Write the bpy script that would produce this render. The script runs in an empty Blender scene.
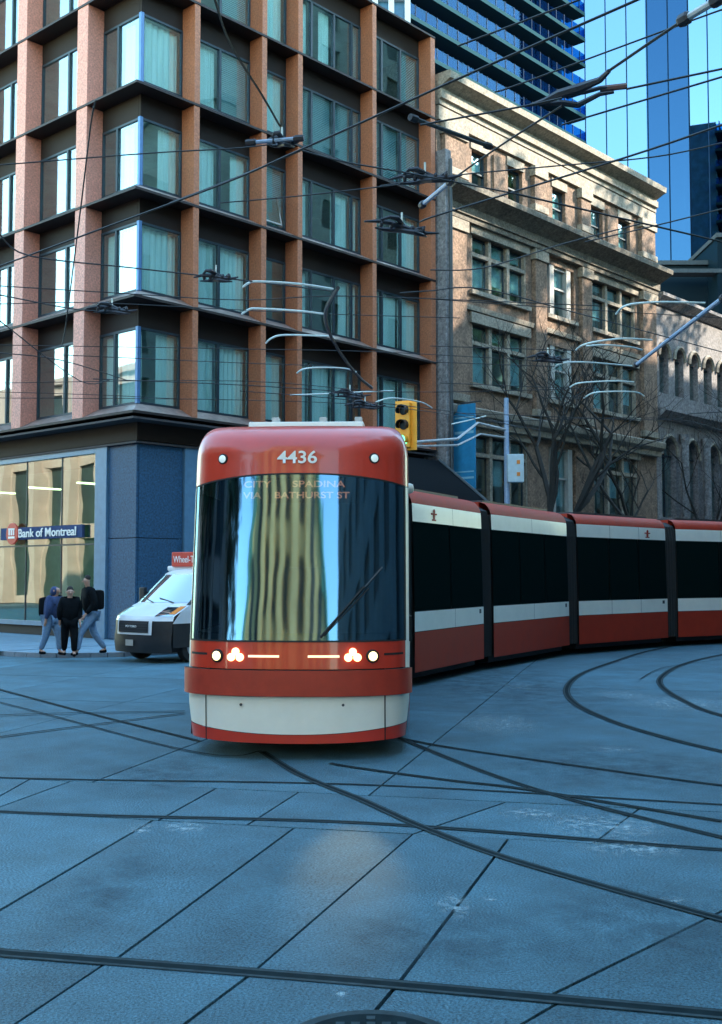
import bpy, bmesh, math, random
from mathutils import Vector, Matrix
random.seed(7)
S = bpy.context.scene
COL = S.collection
PI = math.pi
R = math.radians

# ------------------------------------------------------------------ camera
F = 1130.0; PIT = 0.0557; CH = 2.05
cam_d = bpy.data.cameras.new('camera'); cam = bpy.data.objects.new('camera', cam_d); COL.objects.link(cam)
cam_d.sensor_fit = 'VERTICAL'; cam_d.sensor_height = 36.0; cam_d.lens = F / 1024 * 36.0
cam_d.clip_start = 0.1; cam_d.clip_end = 3000
cam.location = (0, 0, CH); cam.rotation_euler = (PI / 2 + PIT, 0, 0)
S.camera = cam
S.render.resolution_x = 722; S.render.resolution_y = 1024
S.view_settings.view_transform = 'Standard'; S.view_settings.look = 'None'
S.view_settings.gamma = 1.0; S.view_settings.use_curve_mapping = False
S.view_settings.exposure = 2.88

# ------------------------------------------------------------------ sky + sun
SUN_AZ = R(8)      # direction towards the sun in the xy plane
SUN_EL = R(31)
W = bpy.data.worlds.new('World'); S.world = W; W.use_nodes = True
nt = W.node_tree; bg = nt.nodes['Background']
sky = nt.nodes.new('ShaderNodeTexSky'); sky.sky_type = 'NISHITA'; sky.sun_disc = False
sky.sun_elevation = SUN_EL; sky.sun_rotation = PI / 2 - SUN_AZ
sky.air_density = 1.6; sky.dust_density = 0.3; sky.ozone_density = 2.6
tint = nt.nodes.new('ShaderNodeMix'); tint.data_type = 'RGBA'; tint.blend_type = 'MULTIPLY'; tint.inputs['Factor'].default_value = 1.0
tint.inputs[7].default_value = (0.93, 1.06, 1.0, 1)
nt.links.new(sky.outputs[0], tint.inputs[6]); nt.links.new(tint.outputs[2], bg.inputs[0]); bg.inputs[1].default_value = 0.15
sd = bpy.data.lights.new('sun', 'SUN'); sd.energy = 2.0; sd.angle = R(0.55); sd.color = (1.0, 0.88, 0.72)
sun = bpy.data.objects.new('sun', sd); COL.objects.link(sun)
sv = Vector((math.cos(SUN_AZ) * math.cos(SUN_EL), math.sin(SUN_AZ) * math.cos(SUN_EL), math.sin(SUN_EL)))
sun.rotation_euler = sv.to_track_quat('Z', 'Y').to_euler(); sun.location = sv * 150

S.cycles.max_bounces = 8; S.cycles.glossy_bounces = 4; S.cycles.transparent_max_bounces = 12
S.cycles.caustics_reflective = False; S.cycles.caustics_refractive = False
S.cycles.sample_clamp_indirect = 3.0; S.cycles.sample_clamp_direct = 12.0; S.cycles.use_denoising = True

# ------------------------------------------------------------------ helpers
CP, SP = math.cos(PIT), math.sin(PIT)
def ray(px, py):
    dx = (px - 361) / F; dv = (512 - py) / F
    return Vector((dx, CP - dv * SP, SP + dv * CP))
def onz(px, py, z=0.0):            # surveyed point: where a sight line meets height z
    d = ray(px, py); t = (z - CH) / d.z
    return Vector((0, 0, CH)) + d * t
def atY(px, py, Y):
    d = ray(px, py); return Vector((0, 0, CH)) + d * (Y / d.y)

TH = 0.73
C0 = Vector((-6.6, 32.5, 0))
U = Vector((math.sin(TH), math.cos(TH), 0)); V = Vector((-math.cos(TH), math.sin(TH), 0))
PHI = PI / 2 - TH
def sw(x, y, z=0.0): return C0 + U * x + V * y + Vector((0, 0, z))

class MB:
    def __init__(s): s.v = []; s.f = []; s.sm = False
    def add(s, vs, fs):
        n = len(s.v); s.v += [tuple(p) for p in vs]; s.f += [tuple(i + n for i in f) for f in fs]
    def box(s, x0, x1, y0, y1, z0, z1):
        s.add([(x0,y0,z0),(x1,y0,z0),(x1,y1,z0),(x0,y1,z0),(x0,y0,z1),(x1,y0,z1),(x1,y1,z1),(x0,y1,z1)],
              [(0,3,2,1),(4,5,6,7),(0,1,5,4),(1,2,6,5),(2,3,7,6),(3,0,4,7)]); return s
    def prism(s, poly, a0, a1, ax='x', mp=None):
        # poly in the plane across ax, extruded a0..a1
        n = len(poly); vs = []
        for a in (a0, a1):
            for (p, q) in poly:
                vs.append({'x': (a, p, q), 'y': (p, a, q), 'z': (p, q, a)}[ax])
        if mp: vs = [mp(*v) for v in vs]
        fs = [tuple(range(n))[::-1], tuple(range(n, 2 * n))] + [(i, (i + 1) % n, n + (i + 1) % n, n + i) for i in range(n)]
        s.add(vs, fs); return s
    def tube(s, pts, r, n=6, cap=True):
        pts = [Vector(p) for p in pts]; rs = r if isinstance(r, (list, tuple)) else [r] * len(pts)
        vs = []; m = len(pts); up = Vector((0, 0, 1))
        for i, p in enumerate(pts):
            t = (pts[min(i + 1, m - 1)] - pts[max(i - 1, 0)])
            t = t.normalized() if t.length > 1e-9 else Vector((0, 0, 1))
            a = t.cross(up)
            if a.length < 0.05: a = t.cross(Vector((1, 0, 0)))
            a.normalize(); b = t.cross(a)
            for k in range(n):
                q = 2 * PI * k / n; vs.append(p + (a * math.cos(q) + b * math.sin(q)) * rs[i])
        fs = [(i*n+k, i*n+(k+1)%n, (i+1)*n+(k+1)%n, (i+1)*n+k) for i in range(m-1) for k in range(n)]
        if cap: fs += [tuple(range(n))[::-1], tuple(range((m-1)*n, m*n))]
        s.add(vs, fs); return s
    def lathe(s, prof, c, axis, n=20):
        # prof [(r, h)] about axis direction at c
        axis = Vector(axis).normalized(); a = axis.cross(Vector((0.01, 0.02, 1)))
        if a.length < 0.1: a = axis.cross(Vector((1, 0, 0)))
        a.normalize(); b = axis.cross(a); c = Vector(c); vs = []
        for (r_, h) in prof:
            for k in range(n):
                q = 2*PI*k/n; vs.append(c + axis*h + (a*math.cos(q)+b*math.sin(q))*r_)
        m = len(prof)
        fs = [(i*n+k, i*n+(k+1)%n, (i+1)*n+(k+1)%n, (i+1)*n+k) for i in range(m-1) for k in range(n)]
        fs += [tuple(range(n))[::-1], tuple(range((m-1)*n, m*n))]
        s.add(vs, fs); return s
    def grid(s, fn, us, vs_):
        pts = [fn(u, v) for v in vs_ for u in us]; n = len(us)
        s.add(pts, [(j*n+i, j*n+i+1, (j+1)*n+i+1, (j+1)*n+i) for j in range(len(vs_)-1) for i in range(n-1)]); return s
    def mesh(s, name, mat=None, smooth=False, bev=0.0, recalc=True, solid=0.0):
        me = bpy.data.meshes.new(name); me.from_pydata(s.v, [], s.f)
        bm = bmesh.new(); bm.from_mesh(me)
        if solid: 
            bmesh.ops.recalc_face_normals(bm, faces=bm.faces)
            bmesh.ops.solidify(bm, geom=bm.faces[:], thickness=solid)
        if recalc: bmesh.ops.recalc_face_normals(bm, faces=bm.faces)
        if bev: bmesh.ops.bevel(bm, geom=bm.edges[:], offset=bev, segments=2, affect='EDGES', profile=0.6)
        bm.to_mesh(me); bm.free()
        if smooth:
            for p in me.polygons: p.use_smooth = True
            me.set_sharp_from_angle(angle=R(38))
        if mat: me.materials.append(mat)
        return me
    def build(s, name, mat, parent=None, **k):
        return inst(name, s.mesh(name, mat, **k), parent)

def inst(name, me, parent=None, loc=None, rot=None):
    o = bpy.data.objects.new(name, me); COL.objects.link(o)
    if parent: o.parent = parent
    if loc is not None: o.location = loc
    if rot is not None: o.rotation_euler = rot
    return o
def tag(o, label=None, cat=None, group=None, kind=None):
    if label: o['label'] = label
    if cat: o['category'] = cat
    if group: o['group'] = group
    if kind: o['kind'] = kind
    return o
def thing(name, label, cat, loc=(0,0,0), rz=0.0, group=None):
    o = bpy.data.objects.new(name, None); COL.objects.link(o); o.location = loc; o.rotation_euler = (0,0,rz)
    o.empty_display_size = 0.3
    return tag(o, label, cat, group)
def struct(o): o['kind'] = 'structure'; return o

# ------------------------------------------------------------------ materials
def mat(name, col, rough=0.7, metal=0.0, var=0.0, scale=3.0, bump=0.0, bscale=40.0, spec=0.5, coat=0.0, rnd=0.0, grain=0.0, gsc=75.0, col2=None, stretch=None, emit=None, es=0.0, ior=None):
    m = bpy.data.materials.new(name); m.use_nodes = True; t = m.node_tree; b = t.nodes['Principled BSDF']
    b.inputs['Roughness'].default_value = rough; b.inputs['Metallic'].default_value = metal
    b.inputs['Specular IOR Level'].default_value = spec; b.inputs['Coat Weight'].default_value = coat
    b.inputs['Coat Roughness'].default_value = 0.06
    if ior: b.inputs['IOR'].default_value = ior
    b.inputs['Base Color'].default_value = (*col, 1)
    if emit: b.inputs['Emission Color'].default_value = (*emit, 1); b.inputs['Emission Strength'].default_value = es
    tc = t.nodes.new('ShaderNodeTexCoord'); src = tc.outputs['Object']
    if stretch:
        mp = t.nodes.new('ShaderNodeMapping'); mp.inputs['Scale'].default_value = stretch
        t.links.new(src, mp.inputs[0]); src = mp.outputs[0]
    if var or col2:
        n = t.nodes.new('ShaderNodeTexNoise'); n.inputs['Scale'].default_value = scale; n.inputs['Detail'].default_value = 8; n.inputs['Roughness'].default_value = 0.65
        t.links.new(src, n.inputs['Vector'])
        rp = t.nodes.new('ShaderNodeValToRGB'); rp.color_ramp.elements[0].position = 0.32; rp.color_ramp.elements[1].position = 0.68
        c2 = col2 or tuple(min(1, c * (1 + var)) for c in col); c1 = tuple(c * (1 - var) for c in col) if not col2 else col
        rp.color_ramp.elements[0].color = (*c1, 1); rp.color_ramp.elements[1].color = (*c2, 1)
        t.links.new(n.outputs['Fac'], rp.inputs[0]); out = rp.outputs[0]
        if grain:
            gn = t.nodes.new('ShaderNodeTexNoise'); gn.inputs['Scale'].default_value = gsc; gn.inputs['Detail'].default_value = 3; gn.inputs['Roughness'].default_value = 0.8
            t.links.new(tc.outputs['Object'], gn.inputs['Vector'])
            gm = t.nodes.new('ShaderNodeMapRange'); gm.inputs['From Min'].default_value = 0.3; gm.inputs['From Max'].default_value = 0.7; gm.inputs['To Min'].default_value = 1-grain; gm.inputs['To Max'].default_value = 1+grain
            t.links.new(gn.outputs['Fac'], gm.inputs['Value'])
            gh_ = t.nodes.new('ShaderNodeHueSaturation'); t.links.new(out, gh_.inputs['Color']); t.links.new(gm.outputs[0], gh_.inputs['Value']); out = gh_.outputs[0]
        if rnd:
            oi = t.nodes.new('ShaderNodeObjectInfo'); mr = t.nodes.new('ShaderNodeMapRange')
            mr.inputs['To Min'].default_value = 1 - rnd; mr.inputs['To Max'].default_value = 1 + rnd
            t.links.new(oi.outputs['Random'], mr.inputs['Value'])
            hs = t.nodes.new('ShaderNodeHueSaturation'); t.links.new(out, hs.inputs['Color']); t.links.new(mr.outputs[0], hs.inputs['Value']); out = hs.outputs[0]
        t.links.new(out, b.inputs['Base Color'])
        mr2 = t.nodes.new('ShaderNodeMapRange'); mr2.inputs['To Min'].default_value = max(0.02, rough - 0.08); mr2.inputs['To Max'].default_value = min(1, rough + 0.08)
        t.links.new(n.outputs['Fac'], mr2.inputs['Value']); t.links.new(mr2.outputs[0], b.inputs['Roughness'])
    if bump:
        n2 = t.nodes.new('ShaderNodeTexNoise'); n2.inputs['Scale'].default_value = bscale; n2.inputs['Detail'].default_value = 5
        t.links.new(src, n2.inputs['Vector'])
        bp = t.nodes.new('ShaderNodeBump'); bp.inputs['Strength'].default_value = bump; bp.inputs['Distance'].default_value = 0.02
        t.links.new(n2.outputs['Fac'], bp.inputs['Height']); t.links.new(bp.outputs[0], b.inputs['Normal'])
    return m

def glass(name, tint, refl=0.5, rough=0.02, rtint=(0.9, 0.97, 1.0), wob=0.0, wscale=1.2):
    m = bpy.data.materials.new(name); m.use_nodes = True; t = m.node_tree
    for n in list(t.nodes):
        if n.type == 'BSDF_PRINCIPLED': t.nodes.remove(n)
    out = [n for n in t.nodes if n.type == 'OUTPUT_MATERIAL'][0]
    tr = t.nodes.new('ShaderNodeBsdfTransparent'); tr.inputs[0].default_value = (*tint, 1)
    gl = t.nodes.new('ShaderNodeBsdfGlossy'); gl.inputs['Color'].default_value = (*rtint, 1); gl.inputs['Roughness'].default_value = rough
    lw = t.nodes.new('ShaderNodeLayerWeight'); lw.inputs['Blend'].default_value = 0.5
    fr = t.nodes.new('ShaderNodeMath'); fr.operation = 'POWER'; fr.inputs[1].default_value = 4.0; t.links.new(lw.outputs['Facing'], fr.inputs[0])
    mr = t.nodes.new('ShaderNodeMapRange'); mr.inputs['To Min'].default_value = refl; mr.inputs['To Max'].default_value = 1.0
    t.links.new(fr.outputs[0], mr.inputs['Value'])
    mx = t.nodes.new('ShaderNodeMixShader'); t.links.new(mr.outputs[0], mx.inputs[0])
    t.links.new(tr.outputs[0], mx.inputs[1]); t.links.new(gl.outputs[0], mx.inputs[2]); t.links.new(mx.outputs[0], out.inputs[0])
    if wob:
        tc = t.nodes.new('ShaderNodeTexCoord'); n2 = t.nodes.new('ShaderNodeTexNoise'); n2.inputs['Scale'].default_value = wscale; n2.inputs['Detail'].default_value = 1
        t.links.new(tc.outputs['Object'], n2.inputs['Vector'])
        bp = t.nodes.new('ShaderNodeBump'); bp.inputs['Strength'].default_value = wob; bp.inputs['Distance'].default_value = 0.05
        t.links.new(n2.outputs['Fac'], bp.inputs['Height']); t.links.new(bp.outputs[0], gl.inputs['Normal'])
    return m

M = {}
M['slab'] = mat('road_concrete', (0.053, 0.130, 0.172), 0.74, var=0.30, scale=1.1, bump=0.7, bscale=60, rnd=0.15, grain=0.75, gsc=62.0, spec=0.35)
M['asphalt'] = mat('asphalt', (0.05, 0.065, 0.08), 0.85, var=0.3, scale=6, bump=0.4, bscale=80)
M['rail'] = mat('rail_steel', (0.030, 0.050, 0.058), 0.8, spec=0.15, metal=0.0, var=0.4, scale=9)
M['railbed'] = mat('rail_groove', (0.010, 0.020, 0.024), 0.9, spec=0.05, var=0.3, scale=10)
M['paving'] = mat('pavement_concrete', (0.12, 0.20, 0.26), 0.8, grain=0.3, var=0.2, scale=2, bump=0.3, bscale=60, rnd=0.08)
M['kerb'] = mat('kerb_stone', (0.2, 0.25, 0.29), 0.8, var=0.2, scale=4)
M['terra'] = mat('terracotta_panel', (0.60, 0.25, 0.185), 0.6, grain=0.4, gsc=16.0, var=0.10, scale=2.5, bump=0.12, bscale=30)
M['terra_shaded'] = mat('terracotta_panel_shaded', (0.36, 0.125, 0.058), 0.65, grain=0.4, gsc=16.0, var=0.12, scale=2.5, bump=0.12, bscale=30)  # same terracotta, darkened: shade on the right-face fins is put into the colour
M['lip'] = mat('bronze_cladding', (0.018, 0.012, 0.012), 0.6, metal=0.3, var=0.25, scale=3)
M['liptop'] = mat('bronze_cladding_lit', (0.30, 0.22, 0.19), 0.4, metal=0.35, var=0.4, scale=5)  # paler than the ledge: light caught by the sloping tops is put in
M['frame'] = mat('window_frame_dark', (0.02, 0.04, 0.055), 0.45, metal=0.3, var=0.2, scale=5)
M['bluepost'] = mat('blue_corner_post', (0.07, 0.17, 0.34), 0.4, metal=0.2, var=0.15, scale=4)
M['pane'] = glass('window_glass', (0.84, 0.98, 0.97), 0.20, 0.015, wob=0.10, wscale=0.8)
M['curtain'] = mat('curtain_cloth', (0.86, 0.95, 0.92), 0.9, var=0.15, scale=1.2, stretch=(9, 9, 0.3))
M['blind'] = mat('venetian_blind', (0.46, 0.62, 0.68), 0.7, var=0.08, scale=3)
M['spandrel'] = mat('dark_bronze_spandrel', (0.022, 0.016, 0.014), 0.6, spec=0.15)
M['inner'] = mat('room_wall', (0.34, 0.46, 0.45), 0.9, var=0.25, scale=0.6)
M['blue'] = mat('blue_granite_panel', (0.016, 0.066, 0.13), 0.6, grain=0.6, gsc=16.0, var=0.16, scale=14, rnd=0.08)
M['bluel'] = mat('pale_blue_metal', (0.10, 0.21, 0.32), 0.4, metal=0.1, var=0.12, scale=5)
M['soffit'] = mat('dark_soffit', (0.035, 0.032, 0.035), 0.7, var=0.3, scale=2)
M['shop'] = glass('shopfront_glass', (0.60, 0.78, 0.66), 0.27, 0.01, rtint=(0.85, 0.93, 0.92), wob=0.18, wscale=0.5)
M['brick'] = mat('tan_brick', (0.20, 0.13, 0.088), 0.9, grain=0.7, gsc=9.0, var=0.42, scale=2.2, bump=0.5, bscale=22)
M['stone'] = mat('pale_limestone', (0.25, 0.215, 0.165), 0.75, grain=0.5, gsc=9.0, var=0.25, scale=2.5, bump=0.4, bscale=14)
M['stoned'] = mat('weathered_stone', (0.15, 0.13, 0.10), 0.8, grain=0.6, gsc=9.0, var=0.35, scale=2.5, bump=0.5, bscale=14)
M['greystone'] = mat('grey_stone', (0.19, 0.18, 0.18), 0.8, grain=0.6, gsc=7.0, var=0.3, scale=1.8, bump=0.5, bscale=12)
M['whitef'] = mat('white_window_frame', (0.36, 0.36, 0.33), 0.6, var=0.15, scale=5)
M['dark'] = mat('dark_opening', (0.018, 0.03, 0.032), 0.6, var=0.3, scale=1)
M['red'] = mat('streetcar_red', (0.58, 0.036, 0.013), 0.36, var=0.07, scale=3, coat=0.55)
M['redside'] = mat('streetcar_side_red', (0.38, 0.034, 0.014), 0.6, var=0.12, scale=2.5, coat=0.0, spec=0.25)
M['bump'] = mat('bumper_red', (0.43, 0.038, 0.015), 0.5, var=0.10, scale=6, coat=0.08, bump=0.08, bscale=60)
M['white'] = mat('streetcar_white', (0.88, 0.86, 0.77), 0.45, var=0.04, scale=2.5, coat=0.12)
M['black'] = mat('black_rubber', (0.012, 0.013, 0.014), 0.7, var=0.3, scale=8)
M['gloss'] = mat('side_window_glass', (0.004, 0.012, 0.012), 0.2, spec=0.0, ior=1.05)
M['wind'] = glass('windshield_glass', (0.35, 0.42, 0.40), 0.48, 0.06, rtint=(0.19, 0.35, 0.52), wob=0.12, wscale=1.3)
M['grey'] = mat('grey_metal', (0.45, 0.47, 0.48), 0.5, metal=0.2, var=0.12, scale=6)
M['dgrey'] = mat('dark_grey_metal', (0.06, 0.07, 0.075), 0.55, metal=0.3, var=0.2, scale=6)
M['lamp'] = mat('headlight_lit', (1, 0.9, 0.7), 0.3, emit=(1.0, 0.72, 0.26), es=0.5)
M['lampbar'] = mat('running_light_lit', (1, 0.9, 0.7), 0.3, emit=(1.0, 0.74, 0.34), es=0.17)
M['lens'] = mat('clear_lens', (0.7, 0.8, 0.8), 0.15, coat=1, emit=(0.8, 1.0, 0.95), es=0.06)
M['led'] = mat('amber_led', (0.8, 0.3, 0.1), 0.4, emit=(1.0, 0.42, 0.30), es=0.16)
M['numb'] = mat('white_lettering', (0.85, 0.84, 0.8), 0.4)
M['wire'] = mat('black_wire', (0.010, 0.012, 0.013), 0.6)
M['insul'] = mat('black_insulator', (0.02, 0.022, 0.03), 0.55, var=0.3, scale=20)
M['rod'] = mat('blue_grey_rod', (0.30, 0.40, 0.55), 0.4, var=0.15, scale=20)
M['horn'] = mat('white_fibreglass', (0.62, 0.72, 0.70), 0.4, var=0.1, scale=20)
M['yellow'] = mat('signal_yellow', (0.95, 0.40, 0.03), 0.45, var=0.06, scale=8)
M['green'] = mat('green_signal_lit', (0.2, 0.9, 0.5), 0.3, emit=(0.15, 1.0, 0.5), es=0.35)
M['bark'] = mat('bark', (0.022, 0.02, 0.017), 0.9, var=0.3, scale=12)
M['banner'] = mat('blue_banner_cloth', (0.015, 0.22, 0.42), 0.7, var=0.15, scale=4)
M['banner2'] = mat('pale_banner_print', (0.25, 0.5, 0.62), 0.7)
M['towerg'] = glass('tower_glass', (0.03, 0.10, 0.18), 0.80, 0.02, rtint=(0.19, 0.30, 0.41), wob=0.0)
M['balg'] = glass('balcony_glass', (0.16, 0.48, 0.75), 0.06, 0.03, rtint=(0.08, 0.20, 0.36))
M['bwall'] = mat('tower_blue_wall', (0.03, 0.13, 0.24), 0.5, var=0.4, scale=0.8)
M['bslab'] = mat('tower_slab', (0.022, 0.055, 0.070), 0.95, spec=0.0)
M['mull'] = mat('tower_mullion', (0.01, 0.035, 0.08), 0.7, spec=0.1)
M['dglass'] = mat('dark_block_glass', (0.004, 0.014, 0.022), 0.35, spec=0.15)
M['white2'] = mat('white_cladding', (0.45, 0.5, 0.53), 0.6, var=0.05, scale=1)
M['tan'] = mat('tan_stone_piers', (0.85, 0.55, 0.22), 0.8, var=0.2, scale=0.5)
M['tand'] = mat('brown_spandrel', (0.10, 0.08, 0.04), 0.6, var=0.3, scale=0.5)
M['copper'] = mat('green_copper_roof', (0.10, 0.30, 0.20), 0.7, var=0.3, scale=1.0)
M['pink'] = mat('pink_sandstone', (0.42, 0.31, 0.25), 0.8, var=0.15, scale=0.8)
M['mid'] = mat('blue_grey_brick_wall', (0.10, 0.135, 0.14), 0.85, var=0.25, scale=0.8)
M['vanw'] = mat('van_white', (0.7, 0.74, 0.76), 0.35, coat=0.3, var=0.03, scale=3)
M['vanb'] = mat('van_black_plastic', (0.012, 0.016, 0.02), 0.5, var=0.2, scale=8)
M['vang'] = glass('van_glass', (0.25, 0.32, 0.36), 0.45, 0.01)
M['signred'] = mat('red_sign', (0.42, 0.04, 0.025), 0.5, emit=(0.8, 0.1, 0.05), es=0.015)
M['amber'] = mat('amber_marker', (0.8, 0.25, 0.04), 0.3, coat=1)
M['skin'] = mat('skin', (0.45, 0.26, 0.19), 0.6, var=0.08, scale=20)
M['denim'] = mat('pale_denim', (0.16, 0.27, 0.42), 0.9, var=0.2, scale=18)
M['navy'] = mat('navy_cloth', (0.03, 0.055, 0.14), 0.9, var=0.3, scale=14)
M['blackc'] = mat('black_cloth', (0.006, 0.008, 0.010), 0.95, spec=0.08, var=0.3, scale=14)
M['hair'] = mat('dark_hair', (0.015, 0.012, 0.01), 0.8, var=0.3, scale=30)
M['leaf'] = mat('foliage', (0.05, 0.09, 0.03), 0.7, var=0.4, scale=3)

# ------------------------------------------------------------------ ground
g = MB().box(-600, 600, -400, 900, -0.5, -0.05).build('ground', M['asphalt']); struct(g)
road = struct(MB().box(-45, 45, -12, 46, -0.048, -0.03).build('road', M['railbed']))

def clip(poly, a, b, keep):
    # split a convex polygon by line a-b; keep=+1 left side
    out = []; n = len(poly); d = (b[0]-a[0], b[1]-a[1])
    def side(p): return ((p[1]-a[1])*d[0] - (p[0]-a[0])*d[1]) * keep
    for i in range(n):
        p, q = poly[i], poly[(i+1) % n]; sp, sq = side(p), side(q)
        if sp >= 0: out.append(p)
        if sp * sq < 0:
            t = sp / (sp - sq); out.append((p[0]+(q[0]-p[0])*t, p[1]+(q[1]-p[1])*t))
    return out
def area(p): return 0.5 * sum(p[i][0]*p[(i+1)%len(p)][1]-p[(i+1)%len(p)][0]*p[i][1] for i in range(len(p)))
def cent(p): return (sum(q[0] for q in p)/len(p), sum(q[1] for q in p)/len(p))
def cut(polys, a, b, pred=None):
    res = []
    for p in polys:
        if pred and not pred(cent(p)): res.append(p); continue
        for k in (1, -1):
            q = clip(p, a, b, k)
            if len(q) >= 3 and abs(area(q)) > 0.02: res.append(q)
    return res
def g2(px, py): v = onz(px, py); return (v.x, v.y)
def above(a, b):
    d = (b[0]-a[0], b[1]-a[1])
    return lambda c: ((c[1]-a[1])*d[0]-(c[0]-a[0])*d[1]) > 0
polys = [[(-44, -11), (44, -11), (44, 45), (-44, 45)]]
L1 = (g2(0, 953), g2(722, 1015)); L2 = (g2(0, 812), g2(722, 850)); L3 = (g2(0, 778), g2(722, 812))
L4 = (g2(0, 690), g2(200, 742)); L5 = (g2(0, 703), g2(200, 690))
for l in (L1, L2, L3): polys = cut(polys, *l)
b1, b2, b3 = above(*L1), above(*L2), above(*L3)
A = lambda c: not b1(c)
B = lambda c: b1(c) and not b2(c)
Cc = lambda c: b2(c) and not b3(c)
D = lambda c: b3(c)
for l in [(g2(15,1024),g2(100,967)), (g2(185,1024),g2(230,990)), (g2(376,1010),g2(401,980)), (g2(521,1024),g2(691,926))]:
    polys = cut(polys, *l, A)
for l in [(g2(0,910),g2(150,822)), (g2(125,952),g2(295,827)), (g2(267,960),g2(415,832)), (g2(401,980),g2(496,855)), (g2(571,985),g2(691,926))]:
    polys = cut(polys, *l, B)
for l in [(g2(0,796),g2(32,778)), (g2(168,815),g2(222,785)), (g2(258,818),g2(305,788)), (g2(430,828),g2(520,797)), (g2(600,838),g2(640,808))]:
    polys = cut(polys, *l, Cc)
for k in range(1, 14):
    o_ = 1.45 * k
    for (l, fn, sgn) in ((L2, lambda c: A(c) or B(c) or Cc(c), 1), (L2, lambda c: A(c) or B(c) or Cc(c), -1)):
        base = g2(691, 926) if sgn > 0 else g2(0, 910)
        a = (base[0] + sgn * o_ * 1.15, base[1] - sgn * o_ * 0.22); polys = cut(polys, a, (a[0] + 0.24, a[1] + 0.97), (lambda c, a=a, s=sgn: fn(c) and (c[0] - a[0]) * s > -1.6))
polys = cut(polys, *L4, lambda c: D(c) and c[0] < -1); polys = cut(polys, *L5, lambda c: D(c) and c[0] < -1)
polys = cut(polys, g2(20, 735), g2(185, 714), lambda c: D(c) and c[0] < -1)
for k in (-7, -6, -5, -4, -3, -2, -1, 0, 3, 4, 5, 6, 7, 8):
    a = (2.9 * k + 0.9, 14.0); polys = cut(polys, a, (a[0] + 0.24, a[1] + 0.97), D)
for k in range(1, 7):
    a = (0, 13.4 + 4.1 * k); polys = cut(polys, a, (a[0] + 0.972, a[1] - 0.235), D)
for p in polys:
    if area(p) < 0: p = p[::-1]
    c = cent(p); n = len(p); q = []
    gap = 0.011
    for i in range(n):       # offset every edge inwards
        a, b, e = Vector((*p[i-1], 0)), Vector((*p[i], 0)), Vector((*p[(i+1) % n], 0))
        d1 = (b - a); d2 = (e - b)
        if d1.length < 1e-4 or d2.length < 1e-4: continue
        d1.normalize(); d2.normalize(); n1 = Vector((-d1.y, d1.x, 0)); n2 = Vector((-d2.y, d2.x, 0))
        m_ = n1 + n2
        if m_.length < 0.2: continue
        m_.normalize(); k_ = gap / max(0.35, m_.dot(n1)); q.append((b.x + m_.x * k_, b.y + m_.y * k_))
    if len(q) < 3: continue
    jz = random.uniform(-0.003, 0.001)
    mb = MB().prism([(x - c[0], y - c[1]) for x, y in q], -0.045, jz - 0.0, 'z')
    o = mb.build('concrete_slab', M['slab'], road); o.location = (c[0], c[1], 0)
    # texture follows the place, not the slab centre: rotate a little for variety

def ribbon(pts, w, z):
    vs = []; fs = []
    for i, p in enumerate(pts):
        t = (pts[min(i+1, len(pts)-1)] - pts[max(i-1, 0)]); t.z = 0; t.normalize(); nn = Vector((-t.y, t.x, 0))
        for s_ in (w[0], w[1]): q = p + nn * s_; vs.append((q.x, q.y, z))
    for i in range(len(pts)-1): fs.append((2*i, 2*i+1, 2*i+3, 2*i+2))
    return vs, fs
def smooth_pts(P, n=8):
    if len(P) < 3: return P
    out = []
    for i in range(len(P)-1):
        p0 = P[max(i-1, 0)]; p1 = P[i]; p2 = P[i+1]; p3 = P[min(i+2, len(P)-1)]
        for k in range(n):
            t = k / n
            out.append(0.5*((2*p1)+(-p0+p2)*t+(2*p0-5*p1+4*p2-p3)*t*t+(-p0+3*p1-3*p2+p3)*t*t*t))
    out.append(P[-1]); return out
RAILS = [
 ([(-60,948),(0,953),(361,982),(722,1015),(800,1023)], 1.0),
 ([(-400,786),(0,812),(361,823),(722,850),(1100,872)], 0.9),
 ([(-400,762),(0,778),(361,785),(722,805),(1100,825)], 0.55),
 ([(262,752),(300,775),(361,800),(421,827),(511,860),(722,920),(900,965)], 0.95),
 ([(392,733),(406,741),(486,773),(571,800),(722,838),(900,880)], 0.8),
 ([(392,737),(450,748),(560,764),(722,786),(900,806)], 0.7),
 ([(330,764),(361,769),(450,781),(526,790),(722,822)], 0.7),
 ([(900,612),(800,624),(712,639),(650,651),(614,662),(582,674),(567,688),(574,703),(610,721),(665,738),(722,752),(860,782)], 1.15),
 ([(900,630),(790,643),(722,655),(685,664),(664,675),(661,686),(685,702),(722,716),(860,750)], 1.15),
 ([(-200,634),(0,690),(200,742)], 0.55),
 ([(-200,654),(0,703),(190,752),(262,752)], 0.35),
 ([(-150,760),(20,735),(185,714)], 0.6),
 ([(-150,728),(0,716),(185,712)], 0.6),
 ([(640,680),(665,668),(722,660)], 0.25),
]
for i, (pp, ws) in enumerate(RAILS):
    ws *= 0.95 if i == 0 else 0.78
    P = smooth_pts([onz(x, y) for x, y in pp], 10)
    z = 0.004 + 0.0012 * i
    v, f = ribbon(P, (-0.068*ws, 0.068*ws), z); m_ = MB(); m_.add(v, f)
    o = m_.build('rail_groove', M['railbed'], road, recalc=False)
    m_ = MB()
    for s_ in (-1, 1):
        v, f = ribbon(P, (s_*0.046*ws-0.014*ws, s_*0.046*ws+0.014*ws), z + 0.0006); m_.add(v, f)
    m_.build('rail', M['rail'], o, recalc=False)

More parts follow.
